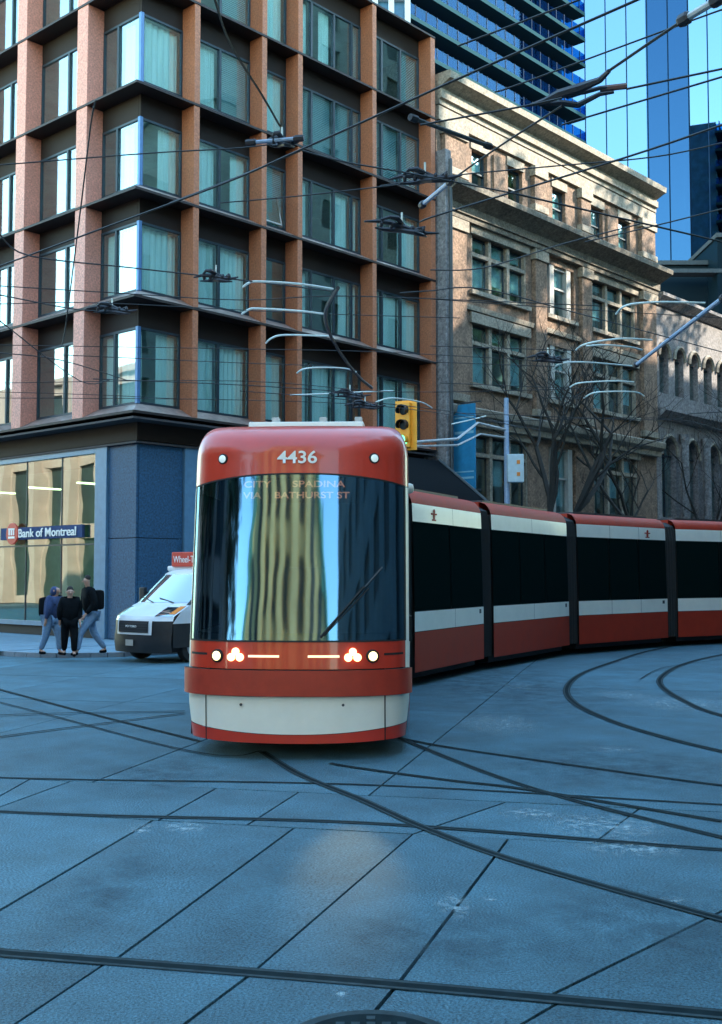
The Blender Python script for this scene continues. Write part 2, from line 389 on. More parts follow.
# worn paint and scuffs on the concrete
def scuff_mat(name, col, lo, hi, sc):
    m = bpy.data.materials.new(name); m.use_nodes = True; t = m.node_tree; b = t.nodes['Principled BSDF']
    b.inputs['Base Color'].default_value = (*col, 1); b.inputs['Roughness'].default_value = 0.8
    tc = t.nodes.new('ShaderNodeTexCoord'); n = t.nodes.new('ShaderNodeTexNoise'); n.inputs['Scale'].default_value = sc; n.inputs['Detail'].default_value = 10; n.inputs['Roughness'].default_value = 0.75
    t.links.new(tc.outputs['Object'], n.inputs['Vector'])
    # fade to the patch's rim
    ge = t.nodes.new('ShaderNodeVectorMath'); ge.operation = 'SUBTRACT'; ge.inputs[1].default_value = (0.5, 0.5, 0)
    t.links.new(tc.outputs['Generated'], ge.inputs[0])
    ln = t.nodes.new('ShaderNodeVectorMath'); ln.operation = 'LENGTH'
    fl = t.nodes.new('ShaderNodeVectorMath'); fl.operation = 'MULTIPLY'; fl.inputs[1].default_value = (1, 1, 0)
    t.links.new(ge.outputs[0], fl.inputs[0]); t.links.new(fl.outputs[0], ln.inputs[0])
    mr = t.nodes.new('ShaderNodeMapRange'); mr.inputs['From Min'].default_value = 0.5; mr.inputs['From Max'].default_value = 0.15
    t.links.new(ln.outputs['Value'], mr.inputs['Value'])
    r = t.nodes.new('ShaderNodeMapRange'); r.inputs['From Min'].default_value = lo; r.inputs['From Max'].default_value = hi; r.inputs['To Max'].default_value = 0.8
    t.links.new(n.outputs['Fac'], r.inputs['Value'])
    mu = t.nodes.new('ShaderNodeMath'); mu.operation = 'MULTIPLY'; t.links.new(mr.outputs[0], mu.inputs[0]); t.links.new(r.outputs[0], mu.inputs[1])
    t.links.new(mu.outputs[0], b.inputs['Alpha'])
    return m
M['scuff'] = scuff_mat('worn_white_paint', (0.36, 0.50, 0.55), 0.46, 0.62, 9.0)
M['stain'] = scuff_mat('oil_stain', (0.035, 0.075, 0.10), 0.42, 0.75, 2.5)
for k, (x0, y0, x1, y1, m_) in enumerate([(455,712,530,738,'scuff'),(500,806,560,822,'scuff'),(545,812,660,842,'scuff'),(590,745,640,754,'scuff'),(636,695,722,714,'scuff'),
    (505,682,530,690,'scuff'),(436,890,470,925,'scuff'),(120,822,160,838,'scuff'),(150,820,215,836,'scuff'),(480,896,498,902,'scuff'),(663,896,683,904,'scuff'),(600,690,640,700,'scuff'),
    (330,985,350,1000,'scuff'),(575,838,680,860,'scuff'),(0,846,190,944,'stain'),(300,900,560,990,'stain'),(480,740,700,800,'stain'),(60,752,250,800,'stain'),(540,870,722,1000,'stain'),(410,660,560,730,'stain')]):
    a = onz(x0, y1); b = onz(x1, y0); cx, cy = (a.x+b.x)/2, (a.y+b.y)/2; rx, ry = abs(b.x-a.x)/2, abs(b.y-a.y)/2
    z = 0.0026 + 0.00006 * k
    vs = [(rx*math.cos(q), ry*math.sin(q), z) for q in [2*PI*i/18 for i in range(18)]]
    m2 = MB(); m2.add(vs, [tuple(range(18))]); o = m2.build('paint_patch' if m_ == 'scuff' else 'stain', M[m_], road, recalc=False); o.location = (cx, cy, 0)

# manhole
mh = onz(376, 1047); t = thing('manhole_cover', 'round dark iron manhole cover cut by the bottom edge of the photo', 'manhole cover', (mh.x - 0.02, mh.y, 0))
MB().lathe([(0.40, 0.0), (0.40, 0.008), (0.385, 0.011)], (0, 0, 0), (0, 0, 1), 40).build('rim', M['rail'], t)
MB().lathe([(0.34, 0.0), (0.34, 0.013), (0.33, 0.015)], (0, 0, 0), (0, 0, 1), 40).build('lid', M['railbed'], t)
st = MB()
for i in range(-4, 5):
    for j in range(-4, 5):
        if i*i + j*j < 17: st.box(i*0.07-0.02, i*0.07+0.02, j*0.07-0.02, j*0.07+0.02, 0.0145, 0.019)
tag(st.build('lid_stud', M['rail'], t), kind='stuff')

# pavement with kerb round the corner
def arc(cx, cy, r_, a0, a1, n=10): return [(cx + r_*math.cos(R(a0+(a1-a0)*i/n)), cy + r_*math.sin(R(a0+(a1-a0)*i/n))) for i in range(n+1)]
pv = bpy.data.objects.new('pavement', MB().prism([(-4.2, 70)] + arc(-1.7, -0.6, 2.5, 180, 270) + [(70, -3.1), (70, 70)], -0.05, 0.112, 'z').mesh('pavement', M['paving'])); COL.objects.link(pv)
pv.location = C0; pv.rotation_euler = (0, 0, PHI); struct(pv)
kb = MB(); pth = [(-4.2, 70), (-4.2, 30), (-4.2, 12), (-4.2, 4)] + arc(-1.7, -0.6, 2.5, 180, 270) + [(4, -3.1), (14, -3.1), (35, -3.1), (70, -3.1)]
for i in range(len(pth)-1):
    a, b = Vector((*pth[i], 0)), Vector((*pth[i+1], 0)); d = (b-a).normalized(); n_ = Vector((d.y, -d.x, 0)) 
    n_ = -n_ if n_.dot(Vector((-1, -1, 0))) < 0 and n_.dot(Vector((3, 3, 0)) - a) > 0 else n_
    q = [a - n_*0.0, b - n_*0.0, b + n_*0.16, a + n_*0.16]
    kb.add([(p.x, p.y, -0.049) for p in q] + [(p.x, p.y, 0.118) for p in q], [(0,1,2,3),(4,5,6,7),(0,1,5,4),(1,2,6,5),(2,3,7,6),(3,0,4,7)])
kb.build('kerb', M['kerb'], pv)
# paving flags near the corner
fl = MB().box(-0.72, 0.72, -0.72, 0.72, 0, 0.012).mesh('paving_flag', M['paving'])
for i in range(-3, 0):
    for j in range(0, 12):
        inst('paving_flag', fl, pv, (i*1.46 + 1.1 - 0.6, j*1.46 + 0.2, 0.11))
for i in range(0, 16): inst('paving_flag', fl, pv, (i*1.46 + 0.6, -1.4, 0.11))

# ------------------------------------------------------------------ orange corner building
ob = thing('corner_office_building', 'orange terracotta-finned office building with bank at its blue corner', 'building', C0, PHI)
LV = [6.76, 10.16, 13.36, 16.55, 19.78, 23.0]
GP = 0.6   # glass plane behind the lip
XR, YL = 14.25, 17.2
# ledges: wedge-shaped beams, outer nose at the lip
def ledge(zk, top):
    for face in 'RL':
        a1 = XR if face == 'R' else YL
        def mp(a, d, z, mitre=True):
            # mitre at the corner: a start equals d
            aa = max(a, d) if a < 0.01 else a
            return (aa, d, z) if face == 'R' else (d, aa, z)
        und = [(0.0, zk), (0.0, zk+0.07), (GP+0.05, zk+0.40), (GP+0.05, zk+0.02)]
        mb = MB(); n = 4
        vs = [mp(0, d, z) for d, z in und] + [mp(a1, d, z) for d, z in und]
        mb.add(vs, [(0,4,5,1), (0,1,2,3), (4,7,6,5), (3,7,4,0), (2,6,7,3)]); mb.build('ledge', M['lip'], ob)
        sb = MB()
        if face == 'R': sb.box(GP+0.02, a1, GP+0.02, GP+0.12, zk-0.70, zk+0.015)
        else: sb.box(GP+0.02, GP+0.12, GP+0.13, a1, zk-0.70, zk+0.015)
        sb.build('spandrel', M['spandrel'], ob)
        m2 = MB()
        vs = [mp(0, d, z+0.004) for d, z in und[1:3]] + [mp(a1, d, z+0.004) for d, z in und[1:3]]
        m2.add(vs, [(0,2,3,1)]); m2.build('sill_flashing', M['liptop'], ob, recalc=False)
for k, zk in enumerate(LV): ledge(zk, k == len(LV)-1)
RF = [2.2, 5.05, 6.72, 10.55, 13.98]; LF = [2.54 + 3.48*k for k in range(5)]
fm = {}
def fin(face, a, t, z0, z1):
    key = (face, t, round(z1-z0, 2))
    if key not in fm:
        h = z1 - z0; e = 0.012
        # foot follows the sloping sill, head runs up under the nose
        prof = [(e, 0.075), (GP+0.02, 0.40), (GP+0.02, h-0.01), (e+0.01, h-0.005)]
        mb = MB()
        vs = []
        for aa in (0, t):
            for d, z in prof: vs.append((aa, d, z) if face == 'R' else (d, aa, z))
        mb.add(vs, [(0,1,2,3), (4,7,6,5), (0,3,7,4), (0,4,5,1), (1,5,6,2), (2,6,7,3)])
        fm[key] = mb.mesh('fin', M['terra_shaded'] if face == 'R' else M['terra'], bev=0.008)
    return inst('fin', fm[key], ob, (a, 0, z0) if face == 'R' else (0, a, z0))
for k in range(len(LV)-1):
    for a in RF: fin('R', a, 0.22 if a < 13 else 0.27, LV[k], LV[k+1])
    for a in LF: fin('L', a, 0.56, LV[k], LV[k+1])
# windows
wcache = {}
def boxm(face, a0, a1, d0, d1, z0, z1, mb):
    if face == 'R': mb.box(a0, a1, d0, d1, z0, z1)
    else: mb.box(d0, d1, a0, a1, z0, z1)
def window(face, a0, a1, z0, z1, muls, style):
    w = a1 - a0; h = z1 - z0; loc = (a0, GP, z0) if face == 'R' else (GP, a0, z0)
    key = (face, round(w, 2), round(h, 2), tuple(muls))
    if key not in wcache:
        mb = MB(); fw = 0.055
        boxm(face, 0, w, 0.0, 0.10, 0, 0.07, mb); boxm(face, 0, w, 0.0, 0.10, h-0.07, h, mb)
        boxm(face, 0, fw, 0.0, 0.10, 0.07, h-0.07, mb); boxm(face, w-fw, w, 0.0, 0.10, 0.07, h-0.07, mb)
        for m_ in muls: boxm(face, m_*w-0.045, m_*w+0.045, -0.02, 0.10, 0.07, h-0.07, mb)
        wcache[key] = mb.mesh('window', M['frame'])
    o = inst('window', wcache[key], ob, loc)
    eds = [0] + list(muls) + [1]
    for i in range(len(eds)-1):
        pa, pb = eds[i]*w + (0.055 if i == 0 else 0.045), eds[i+1]*w - (0.055 if i == len(eds)-2 else 0.045)
        kk = ('p', face, round(pb-pa, 3), round(h, 2))
        if kk not in wcache:
            mb = MB(); boxm(face, 0, pb-pa, 0.04, 0.055, 0.072, h-0.072, mb); wcache[kk] = mb.mesh('pane', M['pane'])
        inst('pane', wcache[kk], o, (pa, 0, 0) if face == 'R' else (0, pa, 0))
        st = style[i % len(style)]
        if st == 'c' or st == 'h':
            mb = MB(); n = 26; top = h-0.1; lo = 0.08
            ca, cb = (pa, pb) if st == 'c' else (pa + (pb-pa)*0.5, pb)
            pts = []
            for q in range(n+1):
                a = ca + (cb-ca)*q/n; d = 0.22 + 0.035*math.sin(q*1.55) + 0.01*math.sin(q*0.6)
                pts.append((a, d))
            vs = [((a, d, z) if face == 'R' else (d, a, z)) for z in (lo, top) for a, d in pts]
            mb.add(vs, [(q, q+1, n+1+q+1, n+1+q) for q in range(n)])
            mb.build('curtain', M['curtain'], o, recalc=False)
        elif st == 'b':
            kk = ('b', face, round(pb-pa, 3), round(h, 2))
            if kk not in wcache:
                mb = MB(); z = 0.12
                while z < h-0.1:
                    q = [(pa*0, 0.16, z), (pb-pa, 0.16, z), (pb-pa, 0.20, z+0.055), (0, 0.20, z+0.055)]
                    vs = [(a, d, zz) if face == 'R' else (d, a, zz) for a, d, zz in q]; mb.add(vs, [(0,1,2,3)]); z += 0.065
                wcache[kk] = mb.mesh('blind', M['blind'], recalc=False)
            tag(inst('blind', wcache[kk], o, (pa, 0, 0) if face == 'R' else (0, pa, 0)), kind='stuff')
    return o
RB = [(GP, 2.2, [], 0), (2.42, 5.05, [0.5], 1), (5.27, 6.72, [], 2), (6.94, 10.55, [0.28, 0.6, 0.86], 3), (10.77, 13.98, [0.3, 0.64], 4)]
ST = {  # style per storey (low to high) per bay
 0: ['h', 'c', 'h', 'c', 'h'], 1: ['cc', 'hc', 'ch', 'hb', '-b'], 2: ['h', '-', 'b', 'h', 'c'],
 3: ['hcc-', 'c-hc', 'h-ch', 'bbbb', 'ch-b'], 4: ['-cc', 'hcc', 'b-c', 'bbb', 'h-b']}
for k in range(5):
    z0, z1 = LV[k]+0.38, LV[k+1]-0.70
    for (a0, a1, mu, b_) in RB:
        o = window('R', a0 + (0.06 if b_ == 0 else 0), a1, z0, z1, mu, ST[b_][k])
    bays = [(GP+0.06, LF[0])] + [(LF[i]+0.56, LF[i+1]) for i in range(4)]
    for i, (a0, a1) in enumerate(bays):
        window('L', a0, a1, z0, z1, [0.45] if i else [0.58], ['h', '-'] if k > 1 else (['c', 'c'] if i == 0 else ['c', '-']))
    MB().box(GP-0.045, GP+0.07, GP-0.045, GP+0.07, z0, z1).build('corner_post', M['bluepost'], ob, bev=0.006)
# one sash hangs open in the narrow bay
sa = MB(); w_, h_ = 1.0, 1.5
sa.box(0, w_, -0.02, 0.02, 0, 0.06).box(0, w_, -0.02, 0.02, h_-0.06, h_).box(0, 0.06, -0.02, 0.02, 0.06, h_-0.06).box(w_-0.06, w_, -0.02, 0.02, 0.06, h_-0.06)
so = sa.build('open_sash', M['whitef'], ob); so.location = (5.5, GP-0.05, LV[2]+0.5); so.rotation_euler = (R(-14), 0, 0)
pn = MB().box(0.06, w_-0.06, -0.006, 0.006, 0.06, h_-0.06).build('pane', M['pane'], so)
# floor plates, inner core and roof
for zk in LV:
    MB().box(GP+0.12, XR-0.02, GP+0.12, YL-0.02, zk-0.35, zk+0.05).build('floor_plate', M['inner'], ob)
MB().box(4.2, XR-0.02, 4.2, YL-0.02, 0.12, LV[-1]).build('core_wall', M['inner'], ob)
MB().box(XR-0.01, XR+0.18, 0.65, YL, 0.1, LV[-1]+0.3).box(GP+0.1, XR, YL-0.01, YL+0.2, 0.1, LV[-1]+0.3).build('party_wall', M['stoned'], ob)
# blue ground floor
zt = LV[0]-0.80
MB().box(0.03, XR, 0.03, YL, LV[0]-0.16, LV[0]-0.1).box(0.5, XR, 0.5, YL, zt, zt+0.06).build('soffit', M['soffit'], ob)
def bpanel(face, a0, a1, z0, z1):
    mb = MB(); boxm(face, a0+0.012, a1-0.012, 0.62, 0.70, z0+0.012, z1-0.012, mb); mb.build('wall_panel', M['blue'], ob, bev=0.006)
MB().box(0.70, 2.3, 0.70, 2.0, 0.1, zt).build('corner_wall', M['black'], ob)
zs = [0.12, 3.15, zt]
for i in range(2):
    bpanel('L', 0.62, 2.0, zs[i], zs[i+1]); bpanel('R', 0.70, 2.36, zs[i], zs[i+1])
MB().box(2.40, 2.95, 0.55, 0.8, 0.12, zt+0.04).build('pilaster', M['bluel'], ob, bev=0.01)
MB().box(0.55, 0.8, 2.03, 2.62, 0.12, zt+0.04).build('pilaster', M['bluel'], ob, bev=0.01)
# bank window
MB().box(0.55, 0.75, 2.62, YL, zt-0.16, zt+0.03).box(0.52, 0.8, 2.62, YL, 0.42, 0.56).build('window_surround', M['bluel'], ob)
MB().box(0.62, 0.80, 2.62, YL, 0.12, 0.42).build('plinth', M['black'], ob)
eds = [2.62, 4.55, 6.6, 8.7, 10.8, 12.9, 15.0, YL]
fr = MB()
for e in eds[1:-1]: fr.box(0.64, 0.70, e-0.02, e+0.02, 0.56, zt-0.16)
fr.box(0.64, 0.70, 2.62, YL, 2.98, 3.03); bw = fr.build('window', M['frame'], ob)
for i in range(len(eds)-1):
    for (z0, z1) in ((0.56, 2.98), (3.03, zt-0.16)):
        MB().box(0.66, 0.675, eds[i]+0.02, eds[i+1]-0.02, z0, z1).build('pane', M['shop'], bw)
MB().box(0.9, 4.1, 2.1, YL, 0.1, 0.16).build('shop_floor', M['inner'], ob)
ls = MB()
for y in (5.0, 8.0, 11.0): ls.box(1.6, 2.9, y, y+0.16, zt-0.9, zt-0.85)
ls.build('ceiling_light', mat('ceiling_tube_lit', (1, 1, 0.8), 0.5, emit=(1.0, 0.95, 0.6), es=1.5), ob)
# text helper
def text_mesh(s, size, extr=0.01, sx=1.0, spacing=1.0, bold=0.0):
    cu = bpy.data.curves.new('t', 'FONT'); cu.body = s; cu.size = size; cu.extrude = extr; cu.align_x = 'LEFT'; cu.space_character = spacing; cu.offset = bold
    o = bpy.data.objects.new('t', cu); COL.objects.link(o); dg = bpy.context.evaluated_depsgraph_get()
    me = bpy.data.meshes.new_from_object(o.evaluated_get(dg)); bpy.data.objects.remove(o)
    for v in me.vertices: v.co.x *= sx
    return me
def put_text(name, s, size, m_, parent, loc, rot, width=None, extr=0.01, bold=0.0):
    me = text_mesh(s, size, extr, bold=bold); xs = [v.co.x for v in me.vertices]
    if width:
        k = width / (max(xs)-min(xs)); x0 = min(xs)
        for v in me.vertices: v.co.x = (v.co.x-x0)*k
    me.materials.clear(); me.materials.append(m_); me.name = name
    o = inst(name, me, parent, loc); o.rotation_euler = rot; return o
# bank sign on a dark rail fixed to the glass: text runs towards -y (left to right as seen)
sg = thing('bank_sign', 'dark blue rail sign with pale Bank of Montreal lettering and round red emblem', 'sign', sw(0.56, 0, 0), PHI)
sy0, sy1 = 6.75, 3.35
MB().box(-0.05, 0.04, sy1-0.15, sy0+1.2, 3.22, 3.62).build('sign_board', M['navy'], sg)
put_text('lettering', 'Bank of Montreal', 0.40, M['numb'], sg, (-0.075, sy0+0.05, 3.29), (R(90), 0, R(-90)), width=3.3, extr=0.012, bold=0.003)
MB().lathe([(0.36, 0), (0.36, 0.05), (0.34, 0.06)], (-0.055, 7.15, 3.42), (-1, 0, 0), 28).build('emblem', M['signred'], sg)
em = MB()
for a, b in (((-0.17, -0.05), (-0.10, 0.17)), ((-0.04, -0.05), (0.04, 0.17)), ((0.10, -0.05), (0.17, 0.17)), ((-0.19, 0.12), (0.19, 0.18)), ((-0.19, -0.16), (0.19, -0.09))):
    em.box(-0.13, -0.11, 7.15+a[0], 7.15+b[0], 3.42+a[1], 3.42+b[1])
em.build('emblem_mark', M['numb'], sg)
# right face ground floor shopfronts (mostly behind the streetcar)
for (a0, a1) in ((2.95, 6.0), (6.3, 9.8), (10.1, 13.8)):
    m_ = MB(); m_.box(a0, a1, 0.60, 0.72, 0.12, 0.5).box(a0, a1, 0.60, 0.72, 3.6, 3.75)
    for q in range(4): x = a0 + (a1-a0-0.06)*q/3; m_.box(x, x+0.06, 0.58, 0.72, 0.5, 3.6); m_.box(x, x+0.06, 0.58, 0.72, 3.75, zt)
    w_ = m_.build('window', M['frame'], ob)
    MB().box(a0, a1, 0.65, 0.665, 0.5, zt).build('pane', M['shop'], w_)
for a in (6.0, 9.8, 13.8): MB().box(a, a+0.3, 0.5, 0.8, 0.12, zt).build('pilaster', M['bluel'], ob)

# ------------------------------------------------------------------ brick and stone building with cornices
hb = thing('old_brick_building', 'tan brick and limestone building with heavy cornices between finned block and grey stone hall', 'building', sw(14.6, 0.25), PHI)
HX = 14.6; HL = 18.0; HT = 21.7
def hx(x): return x - HX
rows = [  # (z0, z1, list of (x0,x1,kind))
 (17.75, 19.45, [(16.95,18.05,'s'),(19.55,20.65,'s'),(23.05,24.15,'s'),(26.4,27.5,'s'),(29.0,30.15,'s')]),
 (13.6, 15.9, [(16.9,20.9,'t'),(22.55,24.8,'c'),(26.4,30.6,'t')]),
 (9.8, 12.25, [(16.9,20.9,'t'),(22.55,24.8,'c'),(26.4,30.6,'t')]),
 (4.6, 7.7, [(16.9,20.9,'t'),(22.55,24.8,'c'),(26.4,30.6,'t')]),
 (0.3, 3.6, [(16.4,21.2,'g'),(22.4,25.0,'g'),(26.2,31.0,'g')]),
]
# wall built round the openings
wl = MB(); zprev = 0.1
allz = sorted([(r[0], r[1], r[2]) for r in rows])
for (z0, z1, ws) in allz:
    wl.box(0, HL, 0, 0.5, zprev, z0)
    xs = [0]
    for (a, b, k) in ws: xs += [hx(a), hx(b)]
    xs.append(HL)
    for i in range(0, len(xs), 2): wl.box(xs[i], xs[i+1], 0.0, 0.5, z0, z1)
    zprev = z1
wl.box(0, HL, 0, 0.5, zprev, HT-0.9)
wl.box(0.0, 0.4, 0.5, 14, 0.1, HT-0.9).box(HL-0.4, HL, 0.5, 14, 0.1, HT-0.9).box(0, HL, 13.6, 14, 0.1, HT-0.9).box(0.4, HL-0.4, 0.5, 13.6, HT-1.4, HT-1.0)
wl.build('brick_wall', M['brick'], hb)
MB().box(0.4, HL-0.4, 3.2, 3.4, 0.2, HT-1.4).build('inner_wall', M['inner'], hb)
def hwin(a, b, z0, z1, k):
    w = b-a; h = z1-z0
    m_ = MB(); m2 = []
    if k == 's' or k == 'g':
        m_.box(0, 0.07, 0.18, 0.30, 0, h).box(w-0.07, w, 0.18, 0.30, 0, h).box(0.07, w-0.07, 0.18, 0.30, h-0.08, h).box(0.07, w-0.07, 0.18, 0.30, 0, 0.08).box(0.07, w-0.07, 0.16, 0.28, h*0.5-0.03, h*0.5+0.03)
        m2.append((0.07, w-0.07, 0.08, h-0.08))
    elif k == 't':
        zt_ = h-0.78
        for i in range(3):
            x0 = i*w/3; x1 = (i+1)*w/3
            for (p, q) in ((0.05, zt_-0.08), (zt_+0.08, h-0.05)):
                m2.append((x0+0.14, x1-0.14, p+0.04, q-0.04))
                m_.box(x0+0.10, x0+0.14, 0.2, 0.28, p, q).box(x1-0.14, x1-0.10, 0.2, 0.28, p, q).box(x0+0.14, x1-0.14, 0.2, 0.28, q-0.05, q).box(x0+0.14, x1-0.14, 0.2, 0.28, p, p+0.05)
    else:
        m_.box(0.25, 0.6, 0.02, 0.26, 0, h).box(w-0.6, w-0.25, 0.02, 0.26, 0, h)
        m_.box(0.6, w-0.6, 0.1, 0.26, h-0.12, h).box(0.6, w-0.6, 0.1, 0.26, h*0.55, h*0.55+0.08).box(0.6, w-0.6, 0.1, 0.26, 0, 0.1)
        m2.append((0.6, w-0.6, 0.1, h-0.12)); m2.append((0.02, 0.25, 0.1, h-0.12)); m2.append((w-0.25, w-0.02, 0.1, h-0.12))
    o = m_.build('window', M['whitef'] if k == 'c' else M['frame'], hb); o.location = (hx(a), 0, z0)
    for (p, q, r_, s_) in m2: MB().box(p, q, 0.23, 0.245, r_, s_).build('pane', M['pane'], o)
    if random.random() < 0.85:
        for (p, q, r_, s_) in m2:
            if random.random() < 0.75:
                lo = r_ + (s_-r_)*random.choice([0.0, 0.35, 0.5, 0.15]); MB().box(p, q, 0.33, 0.34, lo, s_).build('blind', M['blind'], o)
    if k == 't':   # stone mullions, transom, lintel
        sm = MB()
        for x in (w/3, 2*w/3): sm.box(x-0.10, x+0.10, 0.03, 0.22, 0, h)
        sm.box(0, 0.1, 0.03, 0.22, 0, h).box(w-0.1, w, 0.03, 0.22, 0, h)
        for i in range(3): sm.box(i*w/3+0.1, (i+1)*w/3-0.1, 0.03, 0.2, h-0.86, h-0.70)
        sm.build('stone_mullion', M['stone'], o)
        s2 = MB().box(-0.15, w+0.15, -0.12, 0.1, h+0.003, h+0.42).build('lintel', M['stone'], hb); s2.location = (hx(a), 0, z0)
    s3 = MB().box(-0.15, w+0.15, -0.16, 0.2, -0.18, -0.003).build('sill', M['stone'], hb); s3.location = (hx(a), 0, z0)
for (z0, z1, ws) in rows:
    for (a, b, k) in ws: hwin(a, b, z0, z1, k)
# pilasters (stone-trimmed brick piers)
for (a, b) in ((14.9, 16.3), (21.3, 22.2), (25.2, 26.05), (31.0, 32.4)):
    for (z0, z1) in ((8.9, 16.2), (17.9, 19.9)):
        m_ = MB().box(hx(a), hx(b), -0.22, -0.002, z0+0.3, z1-0.45); m_.build('pilaster', M['brick'], hb, bev=0.02)
        MB().box(hx(a)-0.08, hx(b)+0.08, -0.30, -0.003, z1-0.45, z1).build('capital', M['stone'], hb, bev=0.02); MB().box(hx(a)-0.08, hx(b)+0.08, -0.30, -0.003, z0, z0+0.3).build('pier_base', M['stone'], hb, bev=0.02)
for (a, b) in ((18.4, 19.2), (27.8, 28.7)):
    MB().box(hx(a), hx(b), -0.10, -0.002, 17.9, 19.6).build('pier', M['brick'], hb)
def cornice(z, prof, name, m_):
    MB().prism([(d, z+zz) for d, zz in prof], -0.02, HL+0.02, 'x').build(name, m_, hb)
cornice(HT, [(0.6,-1.15),(-0.18,-1.15),(-0.18,-0.95),(-0.30,-0.92),(-0.30,-0.62),(-0.22,-0.60),(-0.22,-0.50),(-0.62,-0.30),(-0.75,-0.26),(-0.78,0.0),(-0.70,0.06),(0.6,0.06)], 'top_cornice', M['stone'])
MB().box(-0.01, HL+0.01, -0.15, -0.004, 19.95, 20.5).build('frieze', M['stone'], hb)
cornice(17.35, [(0.5,-1.1),(-0.26,-1.1),(-0.26,-0.9),(-0.34,-0.88),(-0.34,-0.55),(-0.55,-0.42),(-0.95,-0.22),(-1.05,-0.18),(-1.08,0.02),(-1.0,0.08),(0.0,0.22),(0.5,0.22)], 'main_cornice', M['stoned'])
cornice(8.7, [(0.3,-0.7),(-0.28,-0.7),(-0.28,-0.45),(-0.5,-0.3),(-0.55,-0.05),(-0.5,0.0),(0.3,0.05)], 'string_course', M['stone'])
cornice(12.95, [(0.2,-0.22),(-0.13,-0.22),(-0.16,-0.02),(0.2,0.0)], 'string_course', M['stone'])
cornice(4.0, [(0.2,-0.3),(-0.35,-0.3),(-0.45,-0.02),(0.2,0.0)], 'string_course', M['stoned'])
# recessed panels over attic windows
for (a, b) in ((16.95,18.05),(19.55,20.65),(23.05,24.15),(26.4,27.5),(29.0,30.15)):
    MB().box(hx(a)-0.1, hx(b)+0.1, -0.05, -0.003, 19.47, 19.85).build('lintel', M['stone'], hb)

# grey downpipe / end pier in the gap
dp = thing('end_pier', 'grey-green stucco pier filling the gap between finned block and tan brick building', 'wall', sw(14.43, 0.0), PHI)
MB().box(0, 0.35, -0.35, 0.6, 0.1, 18.6).build('pier', M['greystone'], dp, bev=0.03)
MB().tube([(0.18, -0.45, 0.2), (0.18, -0.45, 18.2)], 0.07, 8).build('downpipe', M['dgrey'], dp)

# ------------------------------------------------------------------ grey stone hall with arched windows
gh = thing('grey_stone_hall', 'grey stone hall with a row of arched windows behind the streetcar tail', 'building', sw(32.75, 0.3), PHI)
def arch_wall(x0, x1, z0, z1, opens, y0, y1, parent, m_, name):
    # opens: (xc, halfw, zb, zspring)
    mb = MB(); xs = x0; opens = sorted(opens)
    for (xc, hw, zb, zs_) in opens:
        mb.box(xs, xc-hw, y0, y1, z0, z1); mb.box(xc-hw, xc+hw, y0, y1, z0, zb)
        n = 8; pts = [(xc - hw*math.cos(PI*i/n), zs_ + hw*1.15*math.sin(PI*i/n)) for i in range(n+1)]
        for i in range(n):
            a, b = pts[i], pts[i+1]
            mb.prism([(a[0], a[1]), (b[0], b[1]), (b[0], z1), (a[0], z1)], y0, y1, 'y')
        xs = xc+hw
    mb.box(xs, x1, y0, y1, z0, z1); return mb.build(name, m_, parent)
GL = 22.0
o1 = [(0.9+1.72*i, 0.52, 11.4, 13.3) for i in range(12)]; o2 = [(1.3+2.6*i, 0.8, 5.0, 8.2) for i in range(8)]; o3 = [(1.6+3.4*i, 1.1, 0.3, 3.2) for i in range(6)]
arch_wall(0, GL, 10.4, 16.4, o1, 0, 0.5, gh, M['greystone'], 'upper_wall')
arch_wall(0, GL, 4.4, 10.4, o2, 0, 0.5, gh, M['greystone'], 'middle_wall')
arch_wall(0, GL, 0.1, 4.4, o3, 0, 0.5, gh, M['greystone'], 'ground_wall')
for (xc, hw, zb, zs_) in o1 + o2 + o3:
    w_ = MB().box(xc-0.03, xc+0.03, 0.25, 0.35, zb, zs_+hw).box(xc-hw, xc+hw, 0.25, 0.35, zs_-0.05, zs_+0.03).build('window', M['frame'], gh)
    MB().box(xc-hw, xc+hw, 0.30, 0.315, zb, zs_+hw*1.1).build('pane', M['pane'], w_)
    n = 8; tb = [(xc - (hw+0.1)*math.cos(PI*i/n), -0.06, zs_ + (hw+0.1)*1.15*math.sin(PI*i/n)) for i in range(n+1)]
    MB().tube(tb, 0.11, 5).build('arch_moulding', M['stone'], gh)
for (z, d) in ((16.4, 0.5), (10.5, 0.55), (4.5, 0.4)):
    MB().prism([(0.3, z-0.5), (-0.1, z-0.5), (-d*0.6, z-0.3), (-d, z-0.1), (-d, z+0.06), (0.3, z+0.06)], -0.01, GL, 'x').build('cornice', M['greystone'], gh)
MB().box(0, 0.4, 0.5, 12, 0.1, 16.4).box(GL-0.4, GL, 0.5, 12, 0.1, 16.4).box(0, GL, 12, 12.4, 0.1, 16.4).box(0.4, GL-0.4, 0.5, 12, 16.0, 16.3).build('side_wall', M['greystone'], gh)
MB().box(0.4, GL-0.4, 3.0, 3.2, 0.1, 16.0).build('inner_wall', M['inner'], gh)
for i in range(8):
    MB().lathe([(0.26, 4.6), (0.22, 4.9), (0.20, 8.9), (0.27, 9.2), (0.3, 9.4)], (2.6+2.6*i, -0.28, 0), (0, 0, 1), 10).build('column', M['greystone'], gh)

